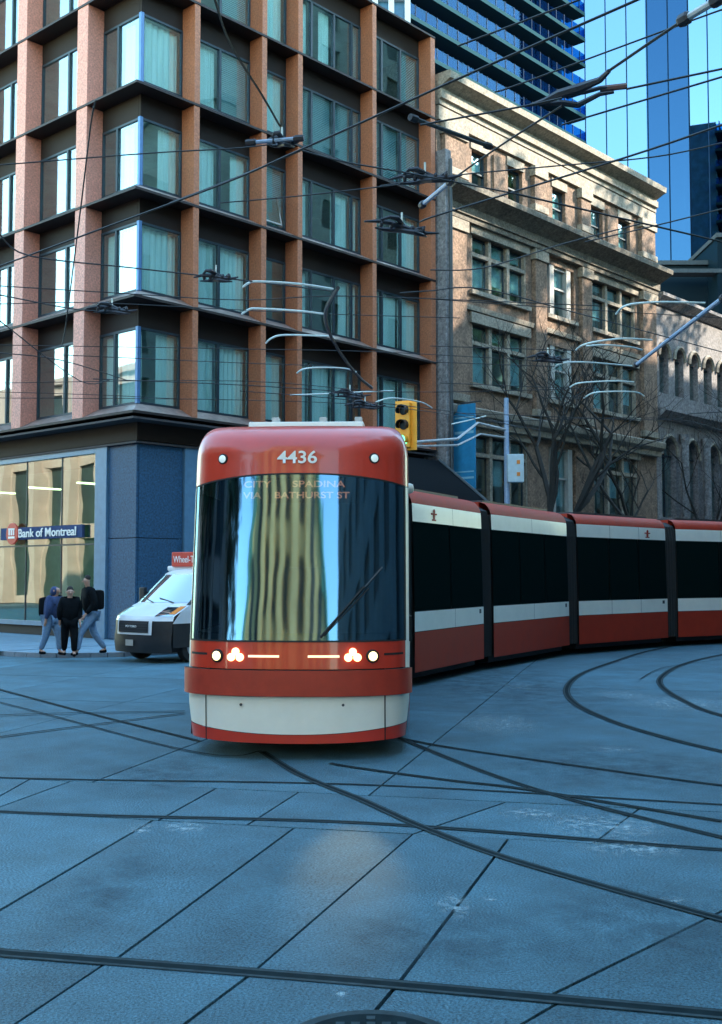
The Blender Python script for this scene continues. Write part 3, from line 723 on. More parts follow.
# ------------------------------------------------------------------ towers behind
def glass_tower(name, label, x0, x1, y0, y1, H, sx, sz, rot=0.0, loc=(0,0,0)):
    t = thing(name, label, 'tower', loc, rot)
    MB().box(x0+0.3, x1-0.3, y0+0.3, y1-0.3, 0, H).build('core', M['bwall'], t)
    MB().box(x0, x1, y0, y1, H, H+1.5).build('parapet', M['white2'], t)
    w = MB(); w.add([(x0, y0, 0), (x1, y0, 0), (x1, y0, H), (x0, y0, H)], [(0,1,2,3)]); w.build('glass_wall', M['towerg'], t, recalc=False)
    w = MB(); w.add([(x1, y0, 0), (x1, y1, 0), (x1, y1, H), (x1, y0, H)], [(0,1,2,3)]); w.build('glass_wall', M['towerg'], t, recalc=False)
    w = MB(); w.add([(x0, y0, 0), (x0, y1, 0), (x0, y1, H), (x0, y0, H)], [(0,1,2,3)]); w.build('glass_wall', M['towerg'], t, recalc=False)
    m_ = MB().box(-0.06, 0.06, -0.14, -0.01, 0, H).mesh('mullion', M['mull']); x = x1 - sx
    while x > x0: inst('mullion', m_, t, (x, y0, 0)); x -= sx
    MB().box(x1-0.12, x1+0.05, y0-0.15, y0, 0, H).build('corner_mullion', M['mull'], t)
    z = sz; mm = MB()
    while z < H: mm.box(x0, x1, y0-0.05, y0-0.005, z-0.03, z+0.03); z += sz
    return t
glass_tower('glass_tower', 'tall pale blue mirror-glass tower filling the sky at right', 2.2, 50.5, 0, 40, 150, 3.2, 8.0, 0.0, (0, 170, 0))
gt2 = glass_tower('glass_tower', 'narrow mirror-glass slab at the right edge behind the dark block', 0, 40, 0, 30, 130, 3.4, 4.0, R(-32), (47.0, 158, 0))
# balcony tower
bt = thing('balcony_tower', 'dark blue glass apartment tower with stacked balcony slabs', 'tower', sw(93.7, 41.5), PHI)
BW = 56.0
MB().box(-BW, 0, 1.5, 26, 0, 80).build('core', M['bwall'], bt)
cyc = {}
sl = MB().box(-BW, 1.4, -0.9, 1.6, 0, 0.42).mesh('floor_slab', M['bslab'])
gl_ = MB().box(-BW, -1.0, 1.1, 1.13, 0.42, 3.1).mesh('window_wall', M['balg'])
bl = MB().box(-BW, 1.35, -0.86, -0.82, 0.43, 1.55).box(1.32, 1.35, -0.82, 1.5, 0.43, 1.55).mesh('balustrade', M['balg'])
ml = MB()
x = -BW
while x < -1: ml.box(x, x+0.09, 0.95, 1.09, 0.42, 3.1); x += 1.7
ml = ml.mesh('mullion', M['mull'])
rl = MB(); x = -BW
while x < 1.3: rl.box(x, x+0.06, -0.9, -0.8, 0.43, 1.6); x += 1.7
rl = rl.mesh('railing_post', M['mull'])
for k in range(22):
    z = 12.0 + 3.12*k
    s = inst('floor_slab', sl, bt, (0, 0, z)); 
    inst('window_wall', gl_, bt, (0, 0, z)); inst('balustrade', bl, bt, (0, 0, z))
    tag(inst('mullion', ml, bt, (0, 0, z)), kind='stuff'); tag(inst('railing_post', rl, bt, (0, 0, z)), kind='stuff')
# pale framed tower left
pt = thing('pale_tower', 'pale white-framed tower peeking over the finned roof at the top edge', 'tower', (0.9, 88, 0), 0)
MB().box(0, 3.0, 0.3, 12, 0, 75).build('core', M['bwall'], pt)
m_ = MB()
for x in (0, 1.3, 2.6): m_.box(x, x+0.45, -0.1, 0.3, 0, 75)
for k in range(25): m_.box(0, 3.05, -0.14, 0.3, 3*k, 3*k+0.9)
m_.build('frame', M['white2'], pt)
# dark block at right
db = thing('dark_glass_block', 'dark glass office block with flat roofs above the grey stone hall', 'building', (0, 0, 0), 0)
MB().box(19.0, 22.4, 72, 90, 0, 22.0).box(22.4, 40, 70, 90, 0, 23.2).build('wall', M['dglass'], db)
for z in range(3, 22, 3): MB().box(18.9, 40, 69.9 if z > 90 else 69.95, 71.0, z, z+0.25).build('floor_band', M['dgrey'], db)
MB().box(18.7, 22.38, 71.8, 90, 22.02, 22.3).box(22.3, 40, 69.8, 76, 23.22, 23.5).build('parapet', M['dgrey'], db)

# ------------------------------------------------------------------ buildings across the streets (behind and beside the camera)
def block(name, label, o, rz, w, d, h, wall, sp=3.2, st=3.4, ww=1.6, wh=2.0, face='front', piers=None, winm='pane'):
    t = thing(name, label, 'building', o, rz)
    MB().box(0, w, 0.25, d-0.25, 0, h-0.02).build('core', M['dark'], t)
    nx = int(w/sp); nz = int(h/st)
    for (sd, yy) in ((0, 0.0), (1, d-0.4)):
        mb = MB(); z = 0
        mb.box(0, w, yy, yy+0.4, h - (h-nz*st) - (st-wh)*0.5 if False else nz*st - (st-wh)/2, h)
        for k in range(nz):
            z0 = k*st; a = z0 + (st-wh)/2; mb.box(0, w, yy, yy+0.4, z0 - (st-wh)/2 if k else 0, a)
            for i in range(nx+1):
                x0 = max(0, i*sp - (sp-ww)/2); x1 = min(w, i*sp + (sp-ww)/2) if i < nx else w
                mb.box(x0, x1, yy+0.002, yy+0.398, a, a+wh)
        tag(mb.build('wall', M[wall], t), kind=None)
    MB().box(-0.001, 0.24, 0.4, d-0.4, 0, h).box(w-0.24, w+0.001, 0.4, d-0.4, 0, h).build('side_wall', M[wall], t)
    MB().box(-0.3, w+0.3, -0.3, d+0.3, h, h+0.5).build('cornice', M[wall], t)
    if piers:
        mb = MB()
        for i in range(nx+1): mb.box(i*sp-piers[0], i*sp+piers[0], -piers[1], 0.0, 0, h)
        mb.build('pier', M[wall], t)
    return t
OPP = -22.0
# unseen row opposite, heights and gap shaped to cast shade (local y of the frame runs away from the street)
def sblock(label, x0, x1, h, y=OPP, d=16, **k):
    p = sw(x1, y); return block('shade_block', label, p, PHI + PI, x1-x0, d, h, k.pop('wall', 'mid'), **k)
sblock('unseen tall grey brick block across the street from the finned building, sized to shade the road', -1.5, 22.4, 23.5, d=18)
sblock('unseen tall grey brick tower further along the opposite side, sized to shade the finned building', 26.2, 41, 45, d=18)
sblock('unseen shop block in the shading row opposite the old brick building', 22.8, 26, 30.0)
sblock('unseen grey brick block opposite the grey stone hall, height and gap set for shade', 42.7, 80, 32.5)

def leafy(label, pos, h, seed, n=520, ls=1.0):
    rnd = random.Random(seed); t = thing('added_tree', label, 'tree', pos, 0, 'unseen trees added for dapple and reflections')
    MB().tube([(0, 0, 0), (0.2, 0.1, h*0.4), (0, 0, h*0.85)], [0.4, 0.3, 0.08], 8).build('trunk', M['bark'], t)
    mb = MB()
    cw = min(1, h/9); cl = [Vector((rnd.gauss(0, 2.6*cw), rnd.gauss(0, 2.2*cw), h*rnd.uniform(0.45, 1.0))) for _ in range(34)]
    for i in range(n):
        c = rnd.choice(cl) + Vector((rnd.gauss(0, 0.55), rnd.gauss(0, 0.55), rnd.gauss(0, 0.5)))*(0.6 if ls < 1 else 1)
        a = Vector((rnd.gauss(0, 1), rnd.gauss(0, 1), rnd.gauss(0, 1))).normalized()*0.26*ls; b = a.cross(Vector((rnd.gauss(0, 1), rnd.gauss(0, 1), rnd.gauss(0, 1)))).normalized()*0.2*ls
        mb.add([c-a, c+b, c+a, c-b], [(0, 1, 2, 3)])
    tag(mb.build('crown', M['leaf'], t, recalc=False), kind='stuff')
for i, (x, lb) in enumerate(((41, 'beside the grey tower'), (44.5, 'second from the grey tower'), (48, 'in the middle of its row'), (52, 'fourth from the grey tower'), (56, 'at the far end of its row'))): leafy('unseen tall leafy tree, added for sun dapple, across the street ' + lb, sw(x, -18.5 - (i % 2)*1.2, 0), 36 + (i*7 % 4), 40+i, 1300)  # unseen trees added to dapple the sun on the old facades
for i, (x_, y_, h_) in enumerate(((-16, 0, 13), (-20, 7, 12), (-17, 13.5, 11))):
    leafy('dark leafy tree added outside the frame at left to darken the windshield reflection, ' + ('nearest the photographer', 'in the middle', 'farthest up the side street')[i], (x_, y_, 0), h_, 70+i, 2600)  # added out of view so the windshield's left edge reflects something dark
# tall tan tower behind the camera
ty = Matrix.Rotation(PI-0.30, 4, 'Z'); tl = Vector((3.5, -36, 0)) + (ty @ Vector((8.5, 0, 0)))
tt = block('tan_tower', 'tan stone tower with steep copper-roofed wings behind the photographer', tl, PI-0.30, 14.4, 14, 62, 'tan', sp=3.6, st=6.2, ww=1.5, wh=4.2, piers=(0.7, 0.9))
for sg_, xo in ((-1, 0.0), (1, 14.4)):
    wx = lambda a: xo + sg_*a
    pr = [(wx(0.0), 0), (wx(10.5), 0), (wx(10.5), 9.5), (wx(3.0), 24.0), (wx(0.0), 30.0)]
    MB().prism(pr, 0.8, 14, 'y').build('gable_wall', M['tan'], tt)
    MB().tube([(wx(10.9), 0.6, 9.2), (wx(3.0), 0.5, 24.4), (wx(-0.2), 0.5, 30.6)], 0.7, 6).build('roof_edge', M['copper'], tt)
    for q in range(3):
        MB().box(min(wx(1.2+3*q), wx(2.5+3*q)), max(wx(1.2+3*q), wx(2.5+3*q)), 0.6, 0.79, 2, 22.5-5.6*q).build('window', M['dark'], tt)
    MB().prism([(wx(5.2), 16.5), (wx(7.0), 16.0), (wx(6.1), 22.0)], 0.2, 2.4, 'y').build('dormer', M['copper'], tt)
block('brick_block', 'grey brick block behind the photographer to the right', (46, -20, 0), PI, 26, 14, 15, 'mid')
block('brick_block', 'grey brick block behind the photographer to the left', (-22, -26, 0), PI, 20, 14, 10, 'mid')
block('brick_block', 'unseen grey brick block beside the photographer on the right, placed to shade the road', (20, -14, 0), R(80), 24, 16, 23, 'mid')  # out of view, stands here to keep the road in shade
# pink stone building across the side street, left
p_ = sw(-24, -14)
block('pink_stone_building', 'sunlit pink sandstone block across the side street', p_, PHI + PI/2, 70, 16, 15.5, 'pink', sp=4.2, st=5.1, ww=2.9, wh=4.1, piers=(0.5, 0.7))

# ------------------------------------------------------------------ STREETCAR
tr = thing('streetcar', 'red and white articulated streetcar number 4436 turning through the intersection', 'streetcar', (-0.75, 12.6, 0), -0.045)
NL, NN = 0.66, 2.35
def wz(z):
    if z < 0.6: return 1.225 + 0.055*(z-0.13)/0.47
    if z < 1.3: return 1.28
    return 1.28 - 0.005*((z-1.3)/1.9)**1.6
def fz(z):
    if z < 0.98: return 0.03*(0.98-z)
    if z < 1.30: return 0.03*(z-0.98)/0.32
    return 0.03 + 0.155*(z-1.30)
def ny(x, z):
    q = min(0.99999, abs(x)/wz(z)); return fz(z) + NL*(1-(1-q**NN)**(1/NN))
def tp(t, z, off=0.0):
    w = wz(z); st, ct = math.sin(t), math.cos(t)
    x = w*math.copysign(abs(st)**(2/NN), st); y = fz(z) + NL*(1-abs(ct)**(2/NN))
    # outward offset
    return Vector((x*(1+off/1.27), y - off*max(0, ct), z))
def tfor(xf):  # parameter for a fraction of the half width
    return math.copysign(math.asin(min(1, abs(xf))**(NN/2)), xf)
def lin(a, b, n): return [a + (b-a)*i/n for i in range(n+1)]
TA = PI/2
def patch(name, m_, z0, z1, t0=-TA, t1=TA, off=0.0, nu=48, nv=6, solid=0.0, parent=tr, smooth=True):
    f0 = z0 if callable(z0) else (lambda x: z0); f1 = z1 if callable(z1) else (lambda x: z1)
    def fn(u, v):
        xf = math.copysign(abs(math.sin(u))**(2/NN), u); a, b = f0(xf), f1(xf); z = a + (b-a)*v
        return tp(u, z, off)
    return MB().grid(fn, lin(t0, t1, nu), lin(0, 1, nv)).build(name, m_, parent, smooth=smooth, recalc=True, solid=solid)
zsk = lambda x: 0.285 + 0.09*x*x
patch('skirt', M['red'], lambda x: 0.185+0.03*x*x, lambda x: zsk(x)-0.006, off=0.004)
patch('front_panel', M['white'], lambda x: zsk(x), 0.70)
patch('bumper', M['bump'], 0.71, 0.995, tfor(-0.985), tfor(0.985), off=0.055, nv=4)
# bumper top and bottom returns
for z_, nm in ((0.995, 'bumper_edge'), (0.71, 'bumper_edge')):
    MB().grid(lambda u, v: tp(u, z_, 0.055*v), lin(tfor(-0.985), tfor(0.985), 48), [0, 1]).build(nm, M['black'], tr, recalc=False)
patch('light_band', M['red'], 1.005, 1.305, tfor(-0.965), tfor(0.965), nv=4)
wt = lambda x: 3.215 - 0.13*abs(x)**2.4
patch('windshield', M['wind'], 1.312, wt, tfor(-0.968), tfor(0.968), off=0.003, nu=60, nv=16)
patch('windshield_seal', M['black'], 1.303, 1.322, tfor(-0.968), tfor(0.968), off=0.008, nv=1)
patch('windshield_seal', M['black'], lambda x: wt(x)-0.012, lambda x: wt(x)+0.006, tfor(-0.968), tfor(0.968), off=0.008, nv=1)
for s_ in (-1, 1):
    a, b = tfor(0.968), TA
    patch('side_pillar', M['white'], 0.70, wt(1), s_*a if s_ > 0 else -b, b if s_ > 0 else -a, nu=10, nv=10)
    patch('pillar_gasket', M['black'], 1.31, wt(1), s_*tfor(0.955), s_*tfor(0.970), off=0.006, nu=2, nv=10)
# black border strips inside the glass at both sides
for s_ in (-1, 1):
    patch('glass_border', M['black'], 1.32, lambda x: wt(x)-0.02, s_*tfor(0.90), s_*tfor(0.966), off=-0.012, nu=6, nv=8)
patch('glass_border', M['black'], 1.32, 1.40, tfor(-0.9), tfor(0.9), off=-0.014, nu=30, nv=1)
# red nose dome
def dome(u, a):
    xf = math.copysign(abs(math.sin(u))**(2/NN), u); zb = wt(xf)+0.006
    z0 = zb + (3.42-zb)*min(1, a/0.25) if a < 0.25 else 3.42 + 0.42*math.sin((a-0.25)/0.75*PI/2)
    if a < 0.25: return tp(u, z0)
    q = (a-0.25)/0.75*PI/2; p = tp(u, 3.42)
    shr = 1 - 0.17*(1-math.cos(q)); return Vector((p.x*shr, p.y + 0.62*(1-math.cos(q)) * (1-0.55*abs(xf)**3), z0))
MB().grid(dome, lin(-TA, TA, 56), lin(0, 0.25, 3) + lin(0.25, 1, 14)[1:]).build('nose', M['red'], tr, smooth=True)
rp = [dome(u, 1.0) for u in lin(-TA, TA, 56)]
MB().add(rp, [tuple(range(57))]) 
rf = MB(); rf.add([tuple(p) for p in rp], [tuple(range(57))]); rf.build('nose_roof', M['red'], tr, recalc=False)
# car side cross-section bands along a straight module
def prof_x(z):
    if z < 1.3: return 1.275
    if z < 3.30: return 1.275 - 0.05*((z-1.3)/2.0)**1.6
    q = min(1, (z-3.30)/0.36); return 1.225 - 0.30*(1-math.sqrt(max(0, 1-q*q)))
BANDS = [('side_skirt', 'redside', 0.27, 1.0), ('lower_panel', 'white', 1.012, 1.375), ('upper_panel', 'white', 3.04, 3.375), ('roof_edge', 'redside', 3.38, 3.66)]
def mod_band(parent, y0, y1, name, m_, za, zb, both=True, n=6):
    for s_ in ((-1, 1) if both else (1,)):
        zs_ = lin(za, zb, n if zb > 3 else 2)
        mb = MB().grid(lambda y, z: (s_*prof_x(z), y, z), [y0, y1], zs_); mb.build(name, M[m_], parent, smooth=True, recalc=False)
def module(fr, y0, y1, panes, joints, parent):
    for (nm, m_, za, zb) in BANDS:
        if nm in ('lower_panel', 'upper_panel'):
            js = [y0] + joints + [y1]
            for i in range(len(js)-1): mod_band(parent, js[i] + (0.006 if i else 0), js[i+1]-0.006, nm, m_, za, zb)
        else: mod_band(parent, y0, y1, nm, m_, za, zb)
    # panes
    for s_ in (-1, 1):
        for i in range(panes):
            a = y0 + (y1-y0)*i/panes + 0.02; b = y0 + (y1-y0)*(i+1)/panes - 0.02
            MB().grid(lambda y, z: (s_*(prof_x(z)-0.012), y, z), [a, b], lin(1.39, 3.03, 4)).build('window_pane', M['gloss'], parent, recalc=False)
    MB().box(-1.19, 1.19, y0+0.01, y1-0.01, 0.34, 3.36).build('body_core', M['black'], parent)
    MB().box(-0.93, 0.93, y0+0.01, y1-0.01, 3.50, 3.655).build('roof', M['redside'], parent)
# module 1 (cab), straight behind the nose
c1 = bpy.data.objects.new('cab_car', None); COL.objects.link(c1); c1.parent = tr
Y1 = 7.7
yn = NL + fz(2)
for (nm, m_, za, zb) in (('side_skirt', 'redside', 0.19, 0.69), ('lower_panel', 'white', 0.70, 1.375), ('upper_panel', 'white', 3.04, 3.375), ('roof_edge', 'red', 3.30, 3.66)):
    mod_band(c1, 0.68 + (0.03 if za < 3 else 0.2), Y1, nm, m_, za, zb)
for s_ in (-1, 1):
    MB().grid(lambda y, z: (s_*(prof_x(z)-0.008), y, z), [1.0, Y1], lin(1.38, 3.04, 4)).build('window_pane', M['gloss'], c1, recalc=False)
MB().box(-1.2, 1.2, 2.6, Y1, 0.3, 3.4).build('body_core', M['black'], c1)
MB().box(-0.90, 0.90, 1.5, Y1, 3.45, 3.657).build('roof', M['redside'], c1)
# cab interior seen through the windshield
MB().box(-1.15, 1.15, 1.9, 2.0, 0.5, 3.3).box(-1.2, 1.2, 0.95, 2.0, 3.27, 3.3).build('cab_bulkhead', M['dgrey'], c1)
MB().prism([(0.35, 0.9), (0.35, 1.22), (0.75, 1.30), (1.1, 1.15), (1.1, 0.9)], -1.0, 1.0, 'x').build('dashboard', M['black'], c1)
MB().box(-0.25, 0.3, 1.35, 1.5, 1.1, 2.15).box(-0.25, 0.3, 1.0, 1.5, 1.0, 1.12).build('driver_seat', M['navy'], c1, bev=0.03)
# underside
MB().box(-1.05, 1.05, 0.6, Y1, 0.16, 0.5).build('underframe', M['black'], c1)
for y in (1.6, 3.4):
    for s_ in (-0.75, 0.75): MB().lathe([(0.3, -0.06), (0.31, -0.03), (0.31, 0.05), (0.3, 0.06)], (s_, y, 0.31), (1, 0, 0), 20).build('wheel', M['dgrey'], c1)
# seams and bolts on the front panel
for s_ in (-1, 1):
    x = 0.815*1.24*s_; m_ = MB()
    m_.grid(lambda u, z: (x + u, ny(x+u, z)-0.006, z), [-0.007, 0.007], lin(0.20, 0.70, 6)); m_.build('panel_seam', M['black'], tr, recalc=False)
    MB().lathe([(0.016, 0), (0.016, 0.012)], (0.57*s_*1.0-0.02, ny(0.55, 0.57)+0.004, 0.61), (0, -1, 0), 10).build('bolt', M['dgrey'], tr)
    # groove lines left and right of headlights
    m_ = MB(); m_.grid(lambda xx, z: (xx, ny(xx, z)-0.005, z), lin(s_*1.0, s_*1.215, 8), [1.15, 1.175]); m_.build('trim_line', M['black'], tr, recalc=False)
# headlights
def lampdisc(name, x, z, r_, m_, ring=None, par=tr, dep=0.02):
    sl_ = (ny(x+0.02, z)-ny(x-0.02, z))/0.04; n_ = Vector((sl_, -1, 0)).normalized(); c = Vector((x, ny(x, z), z))
    if ring:
        o = MB().lathe([(ring, -0.02), (ring, dep), (ring*0.86, dep+0.006)], c, n_, 24).build('lamp_housing', M['black'], par)
        MB().lathe([(r_, -0.01), (r_, dep+0.01), (r_*0.7, dep+0.018)], c, n_, 20).build(name, M[m_], o, smooth=True); return o
    return MB().lathe([(r_, -0.01), (r_, dep), (r_*0.6, dep+0.008)], c, n_, 20).build(name, M[m_], par, smooth=True)
for s_ in (-1, 1):
    lampdisc('headlight', s_*0.87, 1.145, 0.052, 'lamp', 0.074)
    # trefoil cluster: three small lit reflectors in a recessed housing
    for dx, dz, rr in ((0, 0.05, 0.042), (-0.05, -0.012, 0.044), (0.05, -0.012, 0.044)): lampdisc('headlight', s_*0.655+dx, 1.145+dz, rr, 'lamp')
    m_ = MB(); m_.grid(lambda xx, z: (xx, ny(xx, z)-0.012, z), lin(s_*0.16, s_*0.51, 8), [1.135, 1.16]); m_.build('running_light', M['lampbar'], tr, recalc=False)
    lampdisc('marker_light', s_*0.88, 3.40, 0.045, 'lens', 0.062, dep=0.012)
# number
def wrap_text(name, s, size, m_, xc, zc, width, off, parent=tr, yfn=ny, bold=0.0):
    me = text_mesh(s, size, 0.0, bold=bold)
    bm = bmesh.new(); bm.from_mesh(me); bmesh.ops.triangulate(bm, faces=bm.faces[:]); bm.to_mesh(me); bm.free()
    xs = [v.co.x for v in me.vertices]; ys = [v.co.y for v in me.vertices]; x0, x1, y0, y1 = min(xs), max(xs), min(ys), max(ys); k = width/(x1-x0)
    for v in me.vertices:
        x = xc + (v.co.x-(x0+x1)/2)*k; z = zc + v.co.y-(y0+y1)/2; v.co = Vector((x, yfn(x, z)-off, z))
    me.materials.clear(); me.materials.append(m_); me.name = name
    return inst(name, me, parent)
def ndome(x, z):
    # nose surface above the windshield
    if z <= 3.42: return ny(x, z)
    q = math.asin(min(1, (z-3.42)/0.42)); return ny(x, 3.42) + 0.62*(1-math.cos(q))
wrap_text('fleet_number', '4436', 0.20, M['numb'], 0.0, 3.405, 0.46, 0.02, yfn=lambda x, z: ndome(x, z), bold=0.0035)
def inglass(x, z): return ny(x, z) + 0.10
wrap_text('destination_text', 'CITY      SPADINA', 0.105, M['led'], -0.04, 3.10, 1.18, 0.0, yfn=inglass, bold=0.002)
wrap_text('destination_text', 'VIA    BATHURST ST', 0.105, M['led'], -0.02, 2.97, 1.24, 0.0, yfn=inglass, bold=0.002)
MB().grid(lambda x, z: (x, ny(x, z)+0.14, z), lin(-0.75, 0.75, 12), [2.88, 3.18]).build('destination_display', M['black'], tr, recalc=False)
# wiper
w0 = Vector((0.30, ny(0.3, 1.36)-0.03, 1.36)); w1 = Vector((0.78, ny(0.78, 1.9)-0.04, 1.92)); 
wp = MB(); wp.tube([w0, w0.lerp(w1, 0.5)+Vector((0,-0.02,0)), w1], 0.014, 5); wp.tube([w0+Vector((0.04,0,0.02)), w1+Vector((0.05,0,-0.02))], 0.008, 5); wo = wp.build('wiper', M['black'], tr)
b0 = Vector((0.36, ny(0.36, 1.4)-0.02, 1.42)); b1 = Vector((0.98, ny(0.98, 2.1)-0.02, 2.14)); MB().tube([b0, b0.lerp(b1, 0.5)+Vector((0,-0.015,0)), b1], 0.011, 5).build('wiper_blade', M['dgrey'], wo)
# side camera pods
MB().lathe([(0.03, 0), (0.055, 0.03), (0.065, 0.07), (0.05, 0.11), (0.02, 0.12)], (1.22, 1.15, 3.10), (1, 0.1, 0), 14).build('camera_pod', M['white'], tr, smooth=True)
MB().lathe([(0.03, 0), (0.06, 0.03), (0.06, 0.09), (0.02, 0.12)], (-1.2, 1.15, 3.10), (-1, 0.1, 0), 14).build('camera_pod', M['white'], tr, smooth=True)
MB().box(1.26, 1.31, 1.2, 1.5, 1.25, 1.55).build('side_bumper', M['black'], tr)
# roof fairings on cab
rfm = MB().prism([(1.7, 3.6), (1.85, 4.02), (4.8, 4.1), (5.0, 3.6)], -0.78, 0.70, 'x').build('roof_fairing', M['white'], c1, bev=0.015)
for x in (0.12, 0.58, -0.5): MB().box(x, x+0.09, 2.0, 2.2, 4.00, 4.10).build('roof_vent', M['grey'], c1)
MB().box(-0.7, 0.95, 5.3, 7.0, 3.66, 3.95).build('roof_unit', M['grey'], c1, bev=0.03)

# further modules: set from the visible right-hand side line
def car(p0, p1, panes, joints, logo=None):
    p0, p1 = Vector((*p0, 0)), Vector((*p1, 0)); d = (p1-p0); L = d.length; d.normalize(); left = Vector((-d.y, d.x, 0))
    base = p0 + left*1.27
    o = bpy.data.objects.new('passenger_car', None); COL.objects.link(o); o.parent = tr
    wm = Matrix.Translation(base) @ Matrix.Rotation(math.atan2(d.y, d.x)-PI/2, 4, 'Z')
    inv = (Matrix.Translation((-0.75, 12.6, 0)) @ Matrix.Rotation(-0.045, 4, 'Z')).inverted()
    o.matrix_local = inv @ wm
    module(None, 0.0, L, panes, [j*L for j in joints], o)
    MB().box(-0.85, 0.85, 0.4, L-0.4, 3.655, 3.72).build('roof_deck', M['dgrey'], o)
    MB().box(-1.1, 1.1, 0.1, L-0.1, 0.14, 0.34).build('underframe', M['black'], o)
    if logo:
        y = logo*L; lg = MB()
        lg.lathe([(0.05, 0), (0.05, 0.004)], (1.236, y, 3.265), (1, 0, 0), 14); lg.box(1.225, 1.2410, y-0.14, y+0.14, 3.205, 3.235); lg.box(1.225, 1.2405, y-0.04, y+0.04, 3.12, 3.203)
        lg.box(1.225, 1.2400, y-0.10, y+0.10, 3.09, 3.118).build('emblem', M['redside'], o)
    lb = MB().box(1.268, 1.276, L-0.28, L-0.16, 1.24, 1.33).build('side_label', M['dgrey'], o)
    return o, wm, L
pts = [((0.98, 20.75), (2.62, 24.25)), ((2.88, 24.65), (5.30, 28.9)), ((5.62, 29.25), (8.75, 32.35)), ((9.12, 32.62), (13.8, 35.6)), ((14.2, 35.8), (20.0, 38.4))]
cars = [car(pts[0][0], pts[0][1], 2, [0.55], 0.28), car(pts[1][0], pts[1][1], 3, [0.5]), car(pts[2][0], pts[2][1], 3, [0.35, 0.68], 0.78), car(pts[3][0], pts[3][1], 3, [0.35, 0.7]), car(pts[4][0], pts[4][1], 3, [0.5])]
def bellows(pa, da, pb, db):
    # pa,pb right side points, da,db directions; accordion between the two end sections
    la, lb = Vector((-da.y, da.x, 0)), Vector((-db.y, db.x, 0)); N = 9; vs = []
    sec = [(0.05, 0.30), (0.05, 1.4), (0.07, 3.05), (0.14, 3.45), (0.42, 3.58)]
    ring = sec + [(2.54-a, z) for a, z in sec[::-1]]
    for i in range(N):
        t_ = i/(N-1); k = 0.035*(i % 2)
        for (a, z) in ring:
            kk = k if a < 1.27 else -k
            A_ = pa + la*(a+kk); B_ = pb + lb*(a+kk); p = A_.lerp(B_, t_); vs.append((p.x, p.y, z-k*0.5))
    n = len(ring); mb = MB(); mb.add(vs, [(i*n+j, i*n+(j+1)%n, (i+1)*n+(j+1)%n, (i+1)*n+j) for i in range(N-1) for j in range(n)])
    o = mb.build('bellows', M['black'], tr, recalc=False)
    o.matrix_local = (Matrix.Translation((-0.75, 12.6, 0)) @ Matrix.Rotation(-0.045, 4, 'Z')).inverted()
dirs = [Vector((b[0]-a[0], b[1]-a[1], 0)).normalized() for a, b in pts]
d0 = Vector((math.sin(0.045), math.cos(0.045), 0)); r0 = Vector((math.cos(0.045), -math.sin(0.045), 0))
pe = Vector((-0.75, 12.6, 0)) + d0*Y1 + r0*1.27
bellows(pe, d0, Vector((*pts[0][0], 0)), dirs[0])
for i in range(len(pts)-1): bellows(Vector((*pts[i][1], 0)), dirs[i], Vector((*pts[i+1][0], 0)), dirs[i+1])
# added spots imitating a warm patch of reflected sun on the road
for s_, e in ((0.655, 60), (-0.655, 10)):
    ld = bpy.data.lights.new('sun_glint_spot', 'SPOT'); ld.energy = e * 0.6; ld.color = (1, 0.88, 0.45); ld.spot_size = R(12); ld.spot_blend = 1.0; ld.shadow_soft_size = 0.05
    lo = bpy.data.objects.new('sun_glint_spot', ld); COL.objects.link(lo); lo.parent = tr; lo.location = (s_, ny(s_, 1.1)-0.08, 1.1)
    tgt = Vector((0.86 if s_ > 0 else -1.2, -4.4, 0)) - Vector(lo.location); lo.rotation_euler = tgt.to_track_quat('-Z', 'Y').to_euler()

# ------------------------------------------------------------------ VAN
vn = thing('van', 'white and black van with a red roof sign waiting left of the streetcar', 'van', (-5.33, 26.6, 0), R(-39))
# local frame: nose towards -y, x to its left side as seen from the front (camera right)
def vprof(z):   # (y at centre) front profile
    pts_ = [(0.22, 0.02), (0.45, -0.02), (0.95, 0.0), (1.10, 0.06), (1.28, 0.42), (1.36, 0.62), (2.08, 1.42), (2.20, 1.75)]
    for (a, ya), (b, yb) in zip(pts_, pts_[1:]):
        if z <= b: return ya + (yb-ya)*(z-a)/(b-a)
    return pts_[-1][1]
def vw(z): return 1.02 if z < 1.2 else 1.02 - 0.17*((z-1.2)/1.0)
def vs_(x, z, off=0): 
    q = abs(x)/vw(z); return Vector((x, vprof(z) + 0.30*q**3.2 - off, z))
def vpatch(name, m_, x0, x1, z0, z1, off=0, nx=16, nz=4, par=vn):
    def fn(a, z):
        return vs_(a*vw(z), z, off)
    return MB().grid(fn, lin(x0, x1, nx), lin(z0, z1, nz)).build(name, m_, par, smooth=True, recalc=True)
vpatch('front_bumper', M['vanb'], -1, 1, 0.24, 0.66, 0.02)
vpatch('front_fascia', M['vanb'], -1, 1, 0.66, 0.98)
vpatch('hood', M['vanw'], -1, 1, 0.98, 1.36, 0.002, nz=10)
gs = vpatch('grille_surround', M['vanw'], -0.60, 0.60, 0.66, 1.03, 0.03)
gr_ = vpatch('grille', M['vanb'], -0.52, 0.52, 0.71, 0.98, 0.045)
for k in range(4): vpatch('grille_bar', M['dgrey'], -0.5, 0.5, 0.74+0.06*k, 0.75+0.06*k, 0.055, nz=1, par=gs)
vpatch('windshield', M['vang'], -0.93, 0.93, 1.40, 2.06, 0.004, nz=6)
vpatch('windshield_surround', M['vanw'], -1, 1, 1.36, 2.20, -0.01, nz=8)
vpatch('cab_interior', M['black'], -0.95, 0.95, 1.38, 2.1, -0.05, nz=6)
